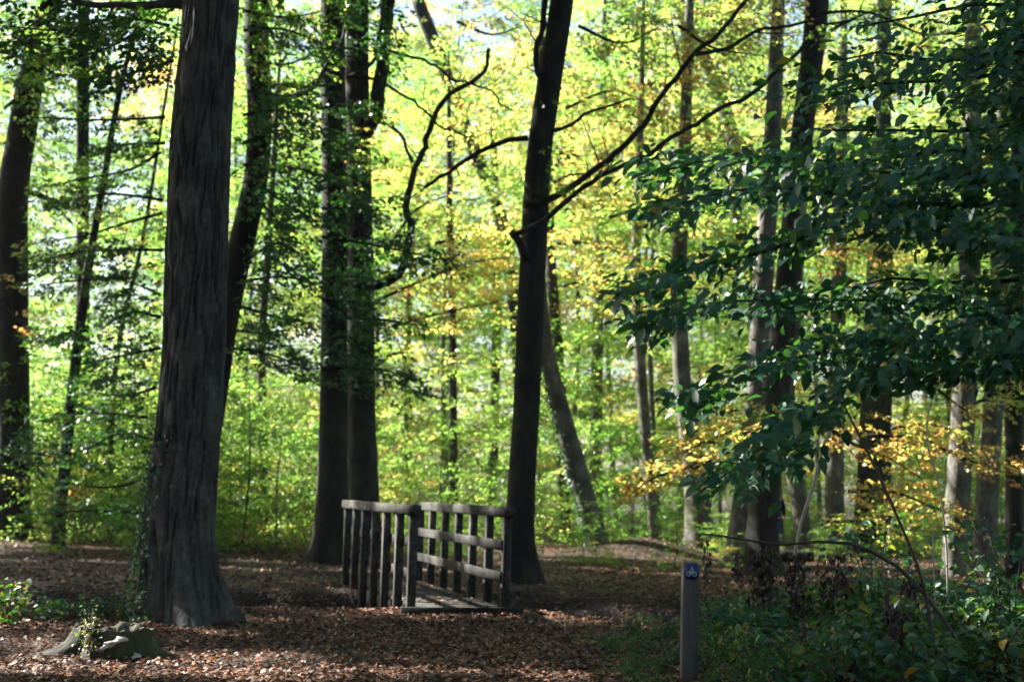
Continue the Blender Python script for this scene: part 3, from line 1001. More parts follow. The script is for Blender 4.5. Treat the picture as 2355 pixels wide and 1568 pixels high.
# unseen sprays added above and behind the viewpoint to cut sky light
NO = 3800
C2 = np.stack([rng.uniform(-16, -1, NO), rng.uniform(-10, 24, NO), rng.uniform(8, 15, NO)], -1)
C2[:, 2] = np.maximum(C2[:, 2], 2.8 + .375 * C2[:, 1])
g2 = sungr(C2)
keep = ~((fbm(g2[:, 0] * .55 + 3, g2[:, 1] * .55, 77, 3) > .72) & (rng.random(NO) < .7))
for cx, cy, rx, ry in CARVE:
    keep &= (((g2[:, 0] - cx) / (rx + .38)) ** 2 + ((g2[:, 1] - cy) / (ry + .38)) ** 2) > 1
keep &= g2[:, 1] < 28.5
CP = np.concatenate([CP, C2[keep]])
OX = np.stack([o[1] for o in owners])
own = np.argmin(((CP[:, None, :2] - OX[None, :, :2]) ** 2).sum(-1), 1)
for q, (root, top) in enumerate(owners):
    sel = CP[own == q]
    if len(sel) == 0:
        continue
    hd = np.arctan2(sel[:, 1] - top[1], sel[:, 0] - top[0])
    rl = np.array(root.location)
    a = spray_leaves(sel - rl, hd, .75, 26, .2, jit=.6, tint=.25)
    foliage('crown', [a], M_DARKLEAF, root)  # darker leaf so the added canopy passes less light

# ------------------------------------------------------------------ background wood: crowns shared between copies
def crown_sprays(h, hb, r, nl, ns, k, leaf, tint, seed, low=.15):
    rs = np.random.default_rng(seed)
    C, Hd, Tn = [], [], []
    limbs_ = []
    for q in range(nl):
        t = (q + rs.random()) / nl
        z = hb + (h - hb) * t ** (1.35 if h < 7 else .9)
        prof = r * (low + (1 - low) * np.sin(np.pi * min(1, (.18 + .82 * t))) ** .7)
        a = q * 2.4 + rs.normal(0, .5)
        ln = prof * rs.uniform(.65, 1.1)
        rise = rs.uniform(-.05, .35) * ln
        e = np.array([math.cos(a) * ln, math.sin(a) * ln, z + rise])
        s = np.array([0, 0, max(.3, z - .12 * ln)])
        limbs_.append((s, e))
        n_ = max(3, int(ns / nl * (.4 + .6 * ln / r)))
        u = rs.uniform(.25, 1.0, n_) ** .8
        p_ = s + (e - s) * u[:, None]
        wd = .16 * ln + .25
        p_ = p_ + rs.normal(0, 1, (n_, 3)) * np.array([wd, wd, wd * .13])
        C.append(p_)
        Hd.append(a + rs.normal(0, .7, n_))
        Tn.append(np.full(n_, tint + rs.normal(0, .09) + (.4 if rs.random() < .09 else 0)))
    return np.concatenate(C), np.concatenate(Hd), limbs_, np.concatenate(Tn)


def make_tree(name, h, hb, r, nl, ns, k, leaf, tint, seed, label, cat, group, mat, r0, sr=.8, jit=.5, trunk_h=.95, hang=.15, svar=.09, low=.15):
    root = empty(name, (0, 0, 0), label, cat, group)
    C, Hd, lm, Tn = crown_sprays(h, hb, r, nl, ns, k, leaf, tint, seed, low)
    tpts = [((0, 0, -.4), r0 * 1.4), ((0, 0, .15), r0 * 1.15), ((.02 * h, .01 * h, h * .4), r0 * .85), ((.01 * h, -.01 * h, h * .75), r0 * .5), ((0, 0, h * trunk_h), r0 * .08)]
    V, F = trunk_mesh([(np.array(a), b_) for a, b_ in tpts], seg=10, seed=seed, step=.4)
    mb = MB().add(V, F)
    for s, e in lm:
        md = (s + e) / 2 + np.array([0, 0, -.06 * np.linalg.norm(e - s)])
        P, rr = resample([s, md, e], [r0 * .28, r0 * .17, r0 * .05], .5)
        mb.tube(P, rr, 5)
    mb.build('trunk' if cat == 'tree' else 'stem', mat, root)
    a = spray_leaves(C, Hd, sr * (.7 + .6 * rng.random(len(C))), k, leaf, jit=jit, tint=Tn, hang=hang, svar=svar)
    foliage('crown' if cat == 'tree' else 'foliage', [a], M_LEAF, root)
    return root


def copy_tree(src, loc, rz, sc, shift, label=None, group=None):
    r_ = src.copy()
    COL.objects.link(r_)
    r_.location = [float(v) for v in loc]
    r_.rotation_euler.z = rz
    r_.scale = (sc, sc, sc)
    if label:
        r_['label'] = label
    if group:
        r_['group'] = group
    for ch in src.children:
        c = ch.copy()
        COL.objects.link(c)
        c.parent = r_
        c.color = (1 - shift, 1, 1, 1)
    return r_


G_T = 'sunlit beeches of the wood beyond the bridge'
protos = [make_tree('woodland_tree', h, hb, r, nl, ns, 46, .12, .12, 40 + q, 'tall leafy beech in the sunlit wood beyond the bridge', 'tree', G_T, M_PALE, .085, sr=.95, jit=.36)
          for q, (h, hb, r, nl, ns) in enumerate(((17, 1.6, 4.0, 36, 680), (16, 1.2, 3.7, 32, 640), (18, 2.2, 4.3, 38, 720), (15, 1.0, 3.7, 30, 600)))]
used = set()


def place(protos, q, loc, rz, sc, shift, label, group):
    if q not in used and protos is globals()['protos']:
        used.add(q)
        o = protos[q]
        o.location = [float(v) for v in loc]
        o.rotation_euler.z = rz
        o.scale = (sc, sc, sc)
        for ch in o.children:
            ch.color = (1 - shift, 1, 1, 1)
        o['label'] = label
        o['group'] = group
        return o
    return copy_tree(protos[q], loc, rz, sc, shift, label, group)


GREEN_L = 'leafy green beech standing in the sunlit wood behind the bridge'
GOLD_L = 'leafy yellow and gold beech standing in the sunlit wood behind the bridge'
KEYS = [at(X, Y, d) for X, Y, d in ((2198, 1280, 31), (2205, 1100, 31), (2220, 900, 31), (2240, 1200, 34), (2330, 1150, 34.5), (1370, 1240, 36), (1310, 1050, 36), (1260, 850, 36), (1330, 1265, 35),
                                  (1590, 1180, 37), (1570, 900, 37), (730, 1050, 30.5), (1690, 1200, 34), (1250, 1270, 34), (700, 1300, 29), (1450, 1280, 34))]


def clear_of_sun(x, y, r, h):
    for P_ in KEYS:
        d_ = np.array([x, y]) - P_[:2]
        dh = S[:2] / np.linalg.norm(S[:2])
        t = float(d_ @ dh)
        if t < 0:
            continue
        off = abs(d_[0] * dh[1] - d_[1] * dh[0])
        if off < r and P_[2] + (t - r) * math.tan(SUN_EL) < h:
            return False
    return True


rows = ((40, 5.2), (46, 5.5), (53, 5.8), (62, 6.6), (74, 8), (92, 9.5), (115, 11))
for ry, dx in rows:
    half = .345 * ry + 4.5
    xs = np.arange(-half, half + dx, dx)
    for x in xs:
        xx, yy = x + rng.normal(0, dx * .28), ry + rng.normal(0, 1.6)
        Xf = (xx / yy * FPX + 512) / K
        sh = .08 * rng.random() + .2 * math.exp(-((Xf - 1280) / 330) ** 2) * rng.random() + (.12 * rng.random() if Xf > 1500 else 0) + (.25 if rng.random() < .06 else 0)
        if 60 < Xf < 340 and rng.random() < .45:
            continue
        q = int(rng.integers(0, 4))
        sc = rng.uniform(.85, 1.1) * float(np.interp(ry, [40, 53, 70, 98, 115], [.9, 1.12, 1.5, 2.0, 2.5]))
        if not clear_of_sun(xx, yy, 3.0 * sc, 16 * sc):
            continue
        place(protos, q, (xx, yy, gh(xx, yy) - .05), rng.uniform(0, 6.28), sc, sh, GOLD_L if sh > .2 else GREEN_L,
              'gold beeches of the sunlit wood' if sh > .2 else 'green beeches of the sunlit wood')

# unseen beeches added right of the view and behind, blocking low sky light
ring = []
for y in np.arange(9, 34, 6.5):
    ring.append((max(7.5, .36 * y + 7.5) + rng.uniform(0, 2), y))
    ring.append((max(7.5, .36 * y + 7.5) + rng.uniform(7, 9), y + 3))
for x in np.arange(-24, 8, 6.0):
    ring += [(x, -12 + rng.normal(0, 1.5)), (x + 3, -20 + rng.normal(0, 1.5))]
ring += [(-11, -5), (-13, 0), (-20, -3), (-19, 3), (-27, -2)]
for x, y in ring:
    place(protos, int(rng.integers(0, 4)), (x, y, gh(x, y) - .05), rng.uniform(0, 6.28), rng.uniform(.9, 1.1), .1 * rng.random(),
          'unseen beech added beside and behind the viewpoint to block sky light', 'unseen beeches added around the viewpoint')

# understorey: young beeches and bushes
G_S = 'young beech bushes under the sunlit trees'
sh_protos = [make_tree('beech_bush', h, .05, r, nl, ns, 30, .095, .10, 70 + q, 'bushy young beech with bright green leaves down to the ground', 'bush', G_S, M_BEECH, .03, sr=.65, low=.85, jit=.4)
             for q, (h, r, nl, ns) in enumerate(((4.2, 2.1, 24, 260), (3.2, 2.0, 20, 220), (5.4, 2.3, 28, 320)))]
first = [True] * 3
spots = []
for ry, dx in ((38.5, 3.4), (42, 3.4), (47, 3.8), (53, 4.2), (60, 5.0), (70, 6), (84, 7), (102, 8)):
    half = .345 * ry + 2.5
    for x in np.arange(-half, half + dx, dx):
        spots.append((x + rng.normal(0, .8), ry + rng.normal(0, .9)))
for X in range(40, 1160, 62):
    p_ = at(X + rng.normal(0, 12), 1200, rng.uniform(35.5, 39))
    spots.append((p_[0], p_[1]))
for X, d in ((560, 35), (640, 36), (700, 37), (900, 36), (980, 35), (1060, 36.5), (1130, 38), (110, 38), (200, 37), (270, 38), (930, 38), (1290, 38.5)):
    p_ = at(X, 1200, d)
    spots.append((p_[0], p_[1]))
for xx, yy in spots:
    Xf = (xx / yy * FPX + 512) / K
    if Xf > 1380 and yy < 41 and rng.random() < .8:
        continue
    q = int(rng.integers(0, 3))
    sc = rng.uniform(.75, 1.15) * (1.6 if yy > 78 else 1)
    if Xf > 1250:
        sc *= .8
    shift = -.12 + .1 * rng.random() if Xf > 1300 else .14 * rng.random()
    if not clear_of_sun(xx, yy, 1.7 * sc, 4.5 * sc):
        continue
    loc = (xx, yy, float(gh(xx, yy)) - .03)
    if first[q]:
        first[q] = False
        o = sh_protos[q]
        o.location = loc
        o.scale = (sc, sc, sc)
    else:
        copy_tree(sh_protos[q], loc, rng.uniform(0, 6.28), sc, shift)

# seedlings along the far edge of the leaf floor
for q_ in range(34):
    x, y = rng.uniform(-10.5, 8), rng.uniform(30, 36.5)
    if abs(x + 4) < 1.2 or (2 < x < 5 and y > 33):
        continue
    copy_tree(sh_protos[q_ % 3], (x, y, float(gh(x, y)) - .02), rng.uniform(0, 6.28), rng.uniform(.13, .27), .05 * rng.random(),
              'knee high green beech seedling on the leaf floor beyond the ditch', 'beech seedlings beyond the ditch')

# ------------------------------------------------------------------ low leafy boughs on the near trees (as in the photograph)
def along(pts, d, n, thick, dd=.6):
    """spray centres scattered along a photo polyline at depth d; thick in photo px"""
    pts = np.asarray(pts, float)
    seg_ = np.linalg.norm(np.diff(pts, axis=0), axis=1)
    s = np.concatenate([[0], np.cumsum(seg_)])
    u = rng.uniform(0, s[-1], n)
    X = np.interp(u, s, pts[:, 0]) + rng.normal(0, thick * .4, n)
    Y = np.interp(u, s, pts[:, 1]) + rng.normal(0, thick, n)
    dq = d + rng.normal(0, dd, n)
    return np.stack([at(x, y, q) for x, y, q in zip(X, Y, dq)])


def bough(key, pts, d, n, thick, tint, leaf=.10, k=22, R_=.45, dd=.7, mat=M_LEAF, name='foliage', twig=True, jit=.45, hang=.2, svar=.08):
    root, base, tp = TREES[key]
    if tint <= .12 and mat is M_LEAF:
        mat, tint, n = M_DARKLEAF, tint + .22, int(n * 1.9)  # darker leaf colour stands in for shade on low-tint boughs
    if d > 26 and mat is M_LEAF and tint < .3:
        n = int(n * 1.5)
    C = along(pts, d, n, thick, dd)
    hd = math.atan2(0, pts[-1][0] - pts[0][0]) + rng.normal(0, .8, n)
    a = spray_leaves(C - base, hd, R_ * (.7 + .6 * rng.random(n)), k, leaf, jit=jit, tint=tint, hang=hang, svar=svar)
    foliage(name, [a], mat, root)
    if twig:
        P, r = limb(pts, d, 9, 3)
        MB().tube(P - base, r, 6).build('branch', M_DARK, root)


# boughs left of the pair, shade painted in with the darker leaf
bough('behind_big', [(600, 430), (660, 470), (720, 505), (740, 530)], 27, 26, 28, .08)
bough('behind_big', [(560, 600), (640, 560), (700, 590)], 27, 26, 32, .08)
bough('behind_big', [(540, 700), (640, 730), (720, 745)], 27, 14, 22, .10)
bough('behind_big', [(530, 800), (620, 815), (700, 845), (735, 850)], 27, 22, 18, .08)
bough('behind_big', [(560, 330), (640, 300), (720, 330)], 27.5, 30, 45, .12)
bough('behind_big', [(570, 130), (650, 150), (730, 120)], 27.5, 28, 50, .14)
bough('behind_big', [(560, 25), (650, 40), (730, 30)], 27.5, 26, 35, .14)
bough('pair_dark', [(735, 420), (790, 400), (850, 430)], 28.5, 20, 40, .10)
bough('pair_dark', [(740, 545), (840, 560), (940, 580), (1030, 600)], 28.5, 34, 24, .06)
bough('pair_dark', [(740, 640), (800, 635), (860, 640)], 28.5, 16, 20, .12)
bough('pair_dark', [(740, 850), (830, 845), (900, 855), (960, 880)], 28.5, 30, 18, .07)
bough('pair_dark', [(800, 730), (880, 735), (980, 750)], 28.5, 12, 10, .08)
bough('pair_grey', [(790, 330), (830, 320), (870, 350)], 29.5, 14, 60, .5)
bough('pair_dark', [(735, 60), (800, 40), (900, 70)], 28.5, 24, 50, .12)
bough('big', [(390, 60), (280, 40), (140, 70), (20, 60)], 18.5, 60, 50, .12, leaf=.09, R_=.35)
bough('big', [(400, 20), (250, 110), (120, 140)], 19.0, 34, 35, .14, leaf=.09, R_=.35)
bough('far_left', [(10, 250), (60, 210), (120, 180), (160, 200)], 33, 34, 60, .18)
bough('far_left', [(20, 60), (90, 120), (140, 90)], 33, 30, 50, .2)
bough('thin_left', [(370, 350), (300, 390), (200, 410), (100, 430)], 31, 34, 30, .14)
bough('thin_left', [(375, 490), (300, 510), (200, 540), (80, 560)], 31, 34, 28, .40)
bough('thin_left', [(375, 575), (280, 575), (180, 580), (90, 600)], 30, 30, 16, .06)
bough('thin_left', [(370, 680), (330, 660), (270, 640)], 30, 18, 30, .08)
bough('thin_left', [(370, 800), (270, 820), (180, 840)], 30, 26, 30, .1)
bough('thin_left', [(360, 890), (290, 910), (200, 900)], 30, 22, 26, .08)
bough('thin_left', [(360, 1090), (260, 1120), (150, 1110)], 31, 24, 60, .1)
bough('far_left', [(0, 1030), (60, 1040), (120, 1050)], 24, 22, 35, .12, leaf=.08, R_=.35)
bough('far_left', [(0, 690), (30, 720), (60, 760)], 33, 10, 40, .72)
bough('far_left', [(80, 440), (140, 470), (200, 500)], 33, 14, 40, .3)

for y_, x0, x1, t_ in ((270, 80, 380, .1), (330, 220, 380, .1), (460, 120, 375, .12), (640, 90, 300, .1), (730, 230, 370, .1), (760, 90, 200, .12), (960, 90, 340, .1), (1010, 200, 350, .12), (1180, 80, 330, .12)):
    bough('thin_left', [(x1, y_), ((x0 + x1) / 2, y_ + random.uniform(-14, 14)), (x0, y_ + random.uniform(0, 30))], 30.5, 14, 14, t_)
for y_, x0, x1, t_ in ((70, 560, 735, .1), (210, 570, 730, .1), (265, 560, 735, .1), (380, 560, 735, .1), (650, 545, 735, .1), (760, 540, 660, .11), (480, 550, 640, .06)):
    bough('behind_big', [(x0, y_), ((x0 + x1) / 2, y_ + random.uniform(-16, 16)), (x1, y_ + random.uniform(0, 30))], 27, 15, 20, t_)
for y_, x0, x1, t_ in ((110, 735, 900, .1), (250, 735, 860, .1), (330, 740, 800, .1), (480, 740, 900, .08), (690, 740, 850, .1), (780, 740, 860, .1)):
    bough('pair_dark', [(x0, y_), ((x0 + x1) / 2, y_ + random.uniform(-10, 10)), (x1, y_ + random.uniform(0, 20))], 28.5, 11, 16, t_)
bough('big', [(400, 140), (300, 170), (210, 190)], 18.8, 22, 26, .1, leaf=.09, R_=.35)
bough('far_left', [(0, 120), (60, 130), (150, 120)], 32, 26, 50, .1)
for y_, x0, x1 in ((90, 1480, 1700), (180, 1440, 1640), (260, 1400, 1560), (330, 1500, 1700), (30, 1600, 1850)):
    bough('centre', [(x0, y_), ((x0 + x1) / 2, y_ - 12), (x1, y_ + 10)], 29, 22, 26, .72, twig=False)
for key, pts, d, n_, th_, t_ in (('stem_a', [(870, 690), (960, 650), (1060, 610), (1170, 590)], 36, 70, 34, .62), ('stem_a', [(900, 750), (1020, 720), (1160, 690)], 37, 44, 26, .6),
                                 ('stem_a', [(1000, 560), (1090, 540), (1180, 520)], 37, 30, 26, .6), ('crooked_far', [(1270, 420), (1330, 400), (1400, 430)], 37, 34, 36, .66),
                                 ('crooked_far', [(1280, 560), (1360, 560), (1450, 590)], 37, 54, 44, .52), ('slim_mid', [(1290, 660), (1380, 640), (1470, 670)], 36, 50, 36, .56),
                                 ('slim_mid', [(1400, 500), (1480, 480), (1560, 500)], 36, 44, 40, .55), ('stem_a', [(900, 560), (960, 480), (1060, 440)], 38, 30, 44, .45),
                                 ('bent_upper', [(1500, 640), (1600, 620), (1720, 640)], 38, 40, 34, .6), ('grey_back', [(1840, 600), (1920, 570), (2040, 590)], 36, 34, 30, .66),
                                 ('bent_upper', [(1300, 250), (1400, 210), (1480, 230)], 38, 30, 40, .68), ('stem_c', [(1050, 50), (1130, 80), (1200, 60)], 40, 26, 30, .6)):
    bough(key, pts, d, n_, th_, t_, leaf=.105, R_=.5, k=24, jit=.38, svar=.1)
# small sprays on the tall black trunk
bough('centre', [(1240, 260), (1270, 300), (1260, 360), (1290, 480)], 24.8, 12, 30, .15, twig=False, R_=.3, k=12)
bough('centre', [(1560, 60), (1640, 110), (1760, 130)], 27, 26, 50, .55)
bough('centre', [(1330, 60), (1430, 100), (1520, 60)], 27, 22, 45, .4)
bough('right_dark', [(1880, 30), (2000, 30), (2130, 80), (2250, 60)], 27, 34, 45, .3)
# golden boughs caught by the sun
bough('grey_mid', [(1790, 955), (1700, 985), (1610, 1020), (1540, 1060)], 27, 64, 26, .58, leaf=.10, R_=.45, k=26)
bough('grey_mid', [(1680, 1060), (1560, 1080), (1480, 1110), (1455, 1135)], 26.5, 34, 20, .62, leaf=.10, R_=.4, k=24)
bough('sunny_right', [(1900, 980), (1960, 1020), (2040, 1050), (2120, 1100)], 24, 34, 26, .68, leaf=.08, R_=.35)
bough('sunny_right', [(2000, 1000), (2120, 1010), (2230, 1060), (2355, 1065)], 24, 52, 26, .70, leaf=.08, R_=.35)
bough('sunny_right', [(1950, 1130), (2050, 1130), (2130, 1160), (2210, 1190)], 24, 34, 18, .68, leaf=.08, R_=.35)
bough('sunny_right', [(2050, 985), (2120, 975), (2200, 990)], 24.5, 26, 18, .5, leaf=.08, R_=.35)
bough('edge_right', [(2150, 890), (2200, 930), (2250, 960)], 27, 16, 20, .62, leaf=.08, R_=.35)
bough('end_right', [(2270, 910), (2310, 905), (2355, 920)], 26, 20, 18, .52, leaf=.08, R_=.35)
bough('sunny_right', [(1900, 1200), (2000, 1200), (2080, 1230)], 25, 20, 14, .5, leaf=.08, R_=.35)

for key, z0, z1, rad, n_, t_ in (('ivy_left', 3, 17, 1.8, 130, .15), ('far_mid', 6, 20, 2.4, 150, .2), ('slim_mid', 6, 16, 1.8, 130, .4), ('crooked_far', 6, 16, 1.8, 130, .45), ('bent_upper', 7, 20, 2.6, 190, .35),
                                 ('hazel_far', 5, 13, 1.8, 110, .25), ('grey_mid', 7, 16, 2.2, 160, .3), ('right_pale', 7, 15, 2.0, 130, .3), ('sunny_right', 6, 16, 2.2, 160, .3), ('edge_right', 6, 16, 2.2, 150, .3),
                                 ('end_right', 5, 16, 2.2, 150, .2), ('broad_back', 7, 20, 2.6, 170, .3), ('grey_back', 5, 18, 2.2, 170, .3), ('stem_a', 5, 15, 1.7, 130, .4), ('stem_b', 4, 15, 1.7, 130, .12),
                                 ('stem_c', 5, 16, 2.0, 150, .15), ('stem_d', 7, 18, 2.2, 130, .3), ('stem_e', 3, 11, 1.6, 110, .12), ('leaning_ivy', 6.5, 13, 2.2, 120, .5), ('top_right', 4, 11, 1.7, 110, .2)):
    root, base, tp = TREES[key]
    P0 = np.array([q[0] for q in tp])
    z_ = np.sort(rng.uniform(z0, z1, n_))
    lev = np.round(z_ / 1.1) * 1.1 + rng.normal(0, .16, n_)
    cx = np.stack([np.interp(lev, P0[:, 2], P0[:, q]) for q in range(2)], -1)
    an = np.floor(rng.random(n_) * 5) * 1.257 + np.round(z_ / 1.1) * 2.0 + rng.normal(0, .3, n_)
    ra = rad * rng.uniform(.1, 1, n_)
    C = np.stack([cx[:, 0] + ra * np.cos(an), cx[:, 1] + ra * np.sin(an), lev + .15 * ra], -1)
    a = spray_leaves(C - base, an, .7, 30, .115, jit=.5, tint=t_, svar=.1)
    foliage('crown', [a], M_LEAF, root)

# ------------------------------------------------------------------ foreground tree with big dark leaves over the right side
FT = np.array([4.75, 9.3, 0.0])
FT[2] = float(gh(FT[0], FT[1]))
ft = empty('overhanging_tree', FT, 'nearest tree just outside the right edge reaching in with large dark green leaves', 'tree')
V, F = trunk_mesh([(np.array([0, 0, -.3]), .24), (np.array([0, 0, .3]), .2), (np.array([.1, .1, 2.5]), .16), (np.array([0, 0, 5.5]), .11), (np.array([0.1, 0, 8.5]), .03)], seg=18, seed=3)
MB().add(V, F).build('trunk', M_BEECH, ft)
arr = []
BO = [([(2400, 20), (2250, 10), (2100, 40), (1980, 60)], 9.3, 26, 30),
      ([(2400, 110), (2280, 130), (2150, 140), (2020, 120), (1930, 140)], 9.1, 40, 26),
      ([(2400, 220), (2300, 230), (2200, 250)], 8.8, 26, 30),
      ([(2400, 400), (2250, 400), (2080, 400), (1900, 385)], 8.3, 90, 28),
      ([(2400, 850), (2300, 830), (2180, 850), (2080, 880)], 8.6, 60, 30),
      ([(2400, 330), (2150, 350), (1950, 372), (1750, 360), (1600, 375), (1470, 410)], 8.6, 150, 42),
      ([(2400, 150), (2200, 185), (2050, 190), (1930, 215), (1830, 250)], 8.9, 66, 36),
      ([(2420, 60), (2300, 90), (2230, 150)], 9.0, 20, 40),
      ([(2400, 270), (2250, 300), (2050, 300), (1880, 300)], 9.1, 22, 24),
      ([(2400, 470), (2150, 470), (1950, 450), (1750, 430), (1560, 470), (1500, 500)], 8.4, 130, 38),
      ([(2420, 560), (2280, 530), (2120, 520), (2000, 500)], 8.2, 110, 55),
      ([(2400, 640), (2200, 650), (2050, 640), (1960, 660)], 8.8, 24, 26),
      ([(1960, 500), (1850, 545), (1720, 590), (1600, 610), (1500, 650), (1440, 690)], 8.3, 84, 26),
      ([(2400, 720), (2200, 690), (2000, 690), (1800, 690), (1620, 700), (1440, 765)], 8.6, 150, 34),
      ([(2400, 780), (2250, 770), (2100, 790), (1960, 790)], 8.2, 90, 40),
      ([(2100, 770), (1950, 800), (1800, 830), (1690, 870), (1590, 930)], 8.5, 84, 30),
      ([(2080, 830), (1960, 880), (1860, 950), (1790, 1000), (1700, 1070), (1610, 1130)], 8.2, 80, 34),
      ([(1900, 960), (1830, 1000), (1760, 1070), (1745, 1120)], 8.1, 44, 30)]
for pts, d, n_, th_ in BO:
    C = along(pts, d, int(n_ * 1.0), th_ * .5, .4)
    m_ = len(C)
    kk = 6
    P = np.repeat(C, kk, 0) + rng.normal(0, .075, (m_ * kk, 3)) * np.array([1.3, 1.2, .32])
    D = np.stack([-.6 + rng.normal(0, .55, m_ * kk), -.3 + rng.normal(0, .5, m_ * kk), -.38 + rng.normal(0, .3, m_ * kk)], -1)
    N_ = np.stack([-.2 + rng.normal(0, .38, m_ * kk), -.38 + rng.normal(0, .42, m_ * kk), .85 + rng.normal(0, .3, m_ * kk)], -1)
    L = .088 * (.5 + .85 * rng.random(m_ * kk))
    ti = np.clip(.22 + rng.normal(0, .16, m_ * kk) + (rng.random(m_ * kk) < .025) * .6, 0, 1)
    arr.append((P, D, N_, L, L * (.46 + .16 * rng.random(m_ * kk)), ti))
    P, r = limb(pts, d, 11, 4)
    if pts[0][0] > 2300:
        A0 = FT + np.array([0.05, 0, max(.6, P[0][2] - random.uniform(.35, .9))])
        P2, r2 = resample([A0, A0 * .55 + P[0] * .45 + np.array([0, 0, .12]) + rng.normal(0, .08, 3), P[0]], [.026, .02, r[0]], .12)
        nC = int(26 * np.linalg.norm(P[0] - A0)) + 6
        Cx = P2[rng.integers(len(P2) // 5, len(P2), nC)] + rng.normal(0, .14, (nC, 3)) * np.array([1, 1.3, .8])
        mk = nC * kk
        Lx = .088 * (.5 + .85 * rng.random(mk))
        arr.append((np.repeat(Cx, kk, 0) + rng.normal(0, .08, (mk, 3)) * np.array([1.3, 1.2, .5]),
                    np.stack([rng.normal(-.3, .6, mk), rng.normal(-.2, .6, mk), rng.normal(-.38, .3, mk)], -1),
                    np.stack([rng.normal(-.1, .4, mk), rng.normal(-.2, .45, mk), rng.normal(.85, .3, mk)], -1), Lx, Lx * (.46 + .16 * rng.random(mk)), np.clip(rng.normal(.22, .16, mk), 0, 1)))
        P, r = np.vstack([P2[:-1], P]), np.concatenate([r2[:-1], r])
    MB().tube(P - FT, r, 7).build('branch', M_DARK, ft)
arr = [(a[0] - FT,) + a[1:] for a in arr]
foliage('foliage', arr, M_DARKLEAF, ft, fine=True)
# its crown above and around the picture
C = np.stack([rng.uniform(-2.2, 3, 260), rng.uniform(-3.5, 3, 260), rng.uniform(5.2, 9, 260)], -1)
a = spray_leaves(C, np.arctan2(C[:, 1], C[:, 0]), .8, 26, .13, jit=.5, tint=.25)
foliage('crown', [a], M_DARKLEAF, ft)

# ------------------------------------------------------------------ undergrowth in the right foreground
def plant_mesh(seed, h, r, nst, per_, leaf, tint):
    rs = np.random.default_rng(seed)
    mb = MB()
    out_ = []
    for q in range(nst):
        a, ln = rs.uniform(0, 6.28), r * rs.uniform(.4, 1.1)
        top = np.array([math.cos(a) * ln, math.sin(a) * ln, h * rs.uniform(.5, 1.05)])
        mid = top * .5 + np.array([0, 0, h * .25])
        P, rr = resample([np.array([0, 0, -.05]) + .1 * rs.normal(0, 1, 3) * np.array([1, 1, 0]), mid, top, top * np.array([1.25, 1.25, .85])], [.006, .005, .004, .002], .06)
        mb.tube(P, rr, 5)
        u = rs.integers(len(P) // 4, len(P), per_)
        B = P[u] + rs.normal(0, .05, (per_, 3))
        D = rs.normal(0, 1, (per_, 3)) * np.array([1, 1, .3]) + np.array([0, 0, -.35])
        N_ = rs.normal(0, .45, (per_, 3)) + np.array([0, -.35, .8])
        L = leaf * (.5 + .8 * rs.random(per_))
        out_.append((B, D, N_, L, L * (.5 + .15 * rs.random(per_)), np.clip(tint + rs.normal(0, .12) + rs.normal(0, .2, per_) + (rs.random(per_) < .05) * .5, 0, 1)))
    return mb, out_


def make_plant(name, seed, h, r, nst, per_, leaf, tint, label, cat, group, mat=M_DARKLEAF):
    root = empty(name, (0, 0, 0), label, cat, group)
    mb, o_ = plant_mesh(seed, h, r, nst, per_, leaf, tint)
    mb.build('stem', M_STEM, root)
    foliage('foliage', o_, mat, root, fine=True)
    return root


G_U = 'leafy undergrowth plants in the right foreground'
L_U = 'leafy dark green plant in the shaded undergrowth right of the marker post'
up = [make_plant('undergrowth_plant', 200 + q, h, r, ns_, pp, lf, t_, L_U, 'plant', G_U)
      for q, (h, r, ns_, pp, lf, t_) in enumerate(((.5, .45, 12, 24, .10, .3), (.4, .5, 14, 20, .075, .22), (.68, .42, 9, 20, .135, .35), (.55, .5, 12, 26, .065, .42)))]
pos = []
for _ in range(4000):
    x, y = rng.uniform(.9, 7), rng.uniform(11, 18.5)
    X, Y, w = to_frame(np.array([x, y, float(gh(x, y))]))
    X, Y = X[0], Y[0]
    lim = np.interp(X, [1380, 1480, 1560, 1620, 1750, 2355, 2600], [1500, 1440, 1400, 1345, 1335, 1325, 1320])
    if X < 1390 or X > 2650 or Y < lim:
        continue
    if abs(X - 1586) < 45 and y < 12.6:
        continue
    if any((x - a) ** 2 + (y - b_) ** 2 < .10 for a, b_ in pos):
        continue
    pos.append((x, y))
    if len(pos) >= 150:
        break
fu = [True] * 4
for x, y in pos:
    X = to_frame(np.array([x, y, 0]))[0][0]
    q = int(rng.choice([1, 3])) if X < 1660 else int(rng.integers(0, 4))
    sc = rng.uniform(.35, .5) if X < 1660 else rng.uniform(.55, .95) * (1.3 if X > 2150 else 1)
    loc = (x, y, float(gh(x, y)))
    if fu[q]:
        fu[q] = False
        up[q].location = loc
        up[q].scale = (sc, sc, sc)
    else:
        copy_tree(up[q], loc, rng.uniform(0, 6.28), sc, rng.choice([0, 0, .05, .15]))

# taller bushes behind them towards the right edge
for q_, (X, Y, d) in enumerate(((1960, 1360, 15), (2050, 1350, 15.5), (2120, 1340, 14.5), (2200, 1350, 14), (2290, 1340, 15), (2350, 1350, 14), (2250, 1400, 13), (2340, 1430, 12.6), (2150, 1400, 13.4), (2030, 1400, 13.8), (1900, 1370, 15), (2400, 1380, 13.5))):
    p_ = at(X, Y, d)
    loc = (p_[0], p_[1], float(gh(p_[0], p_[1])))
    copy_tree(up[(0, 2, 3)[q_ % 3]], loc, rng.uniform(0, 6.28), rng.uniform(.95, 1.3), rng.choice([0, 0, .08]))

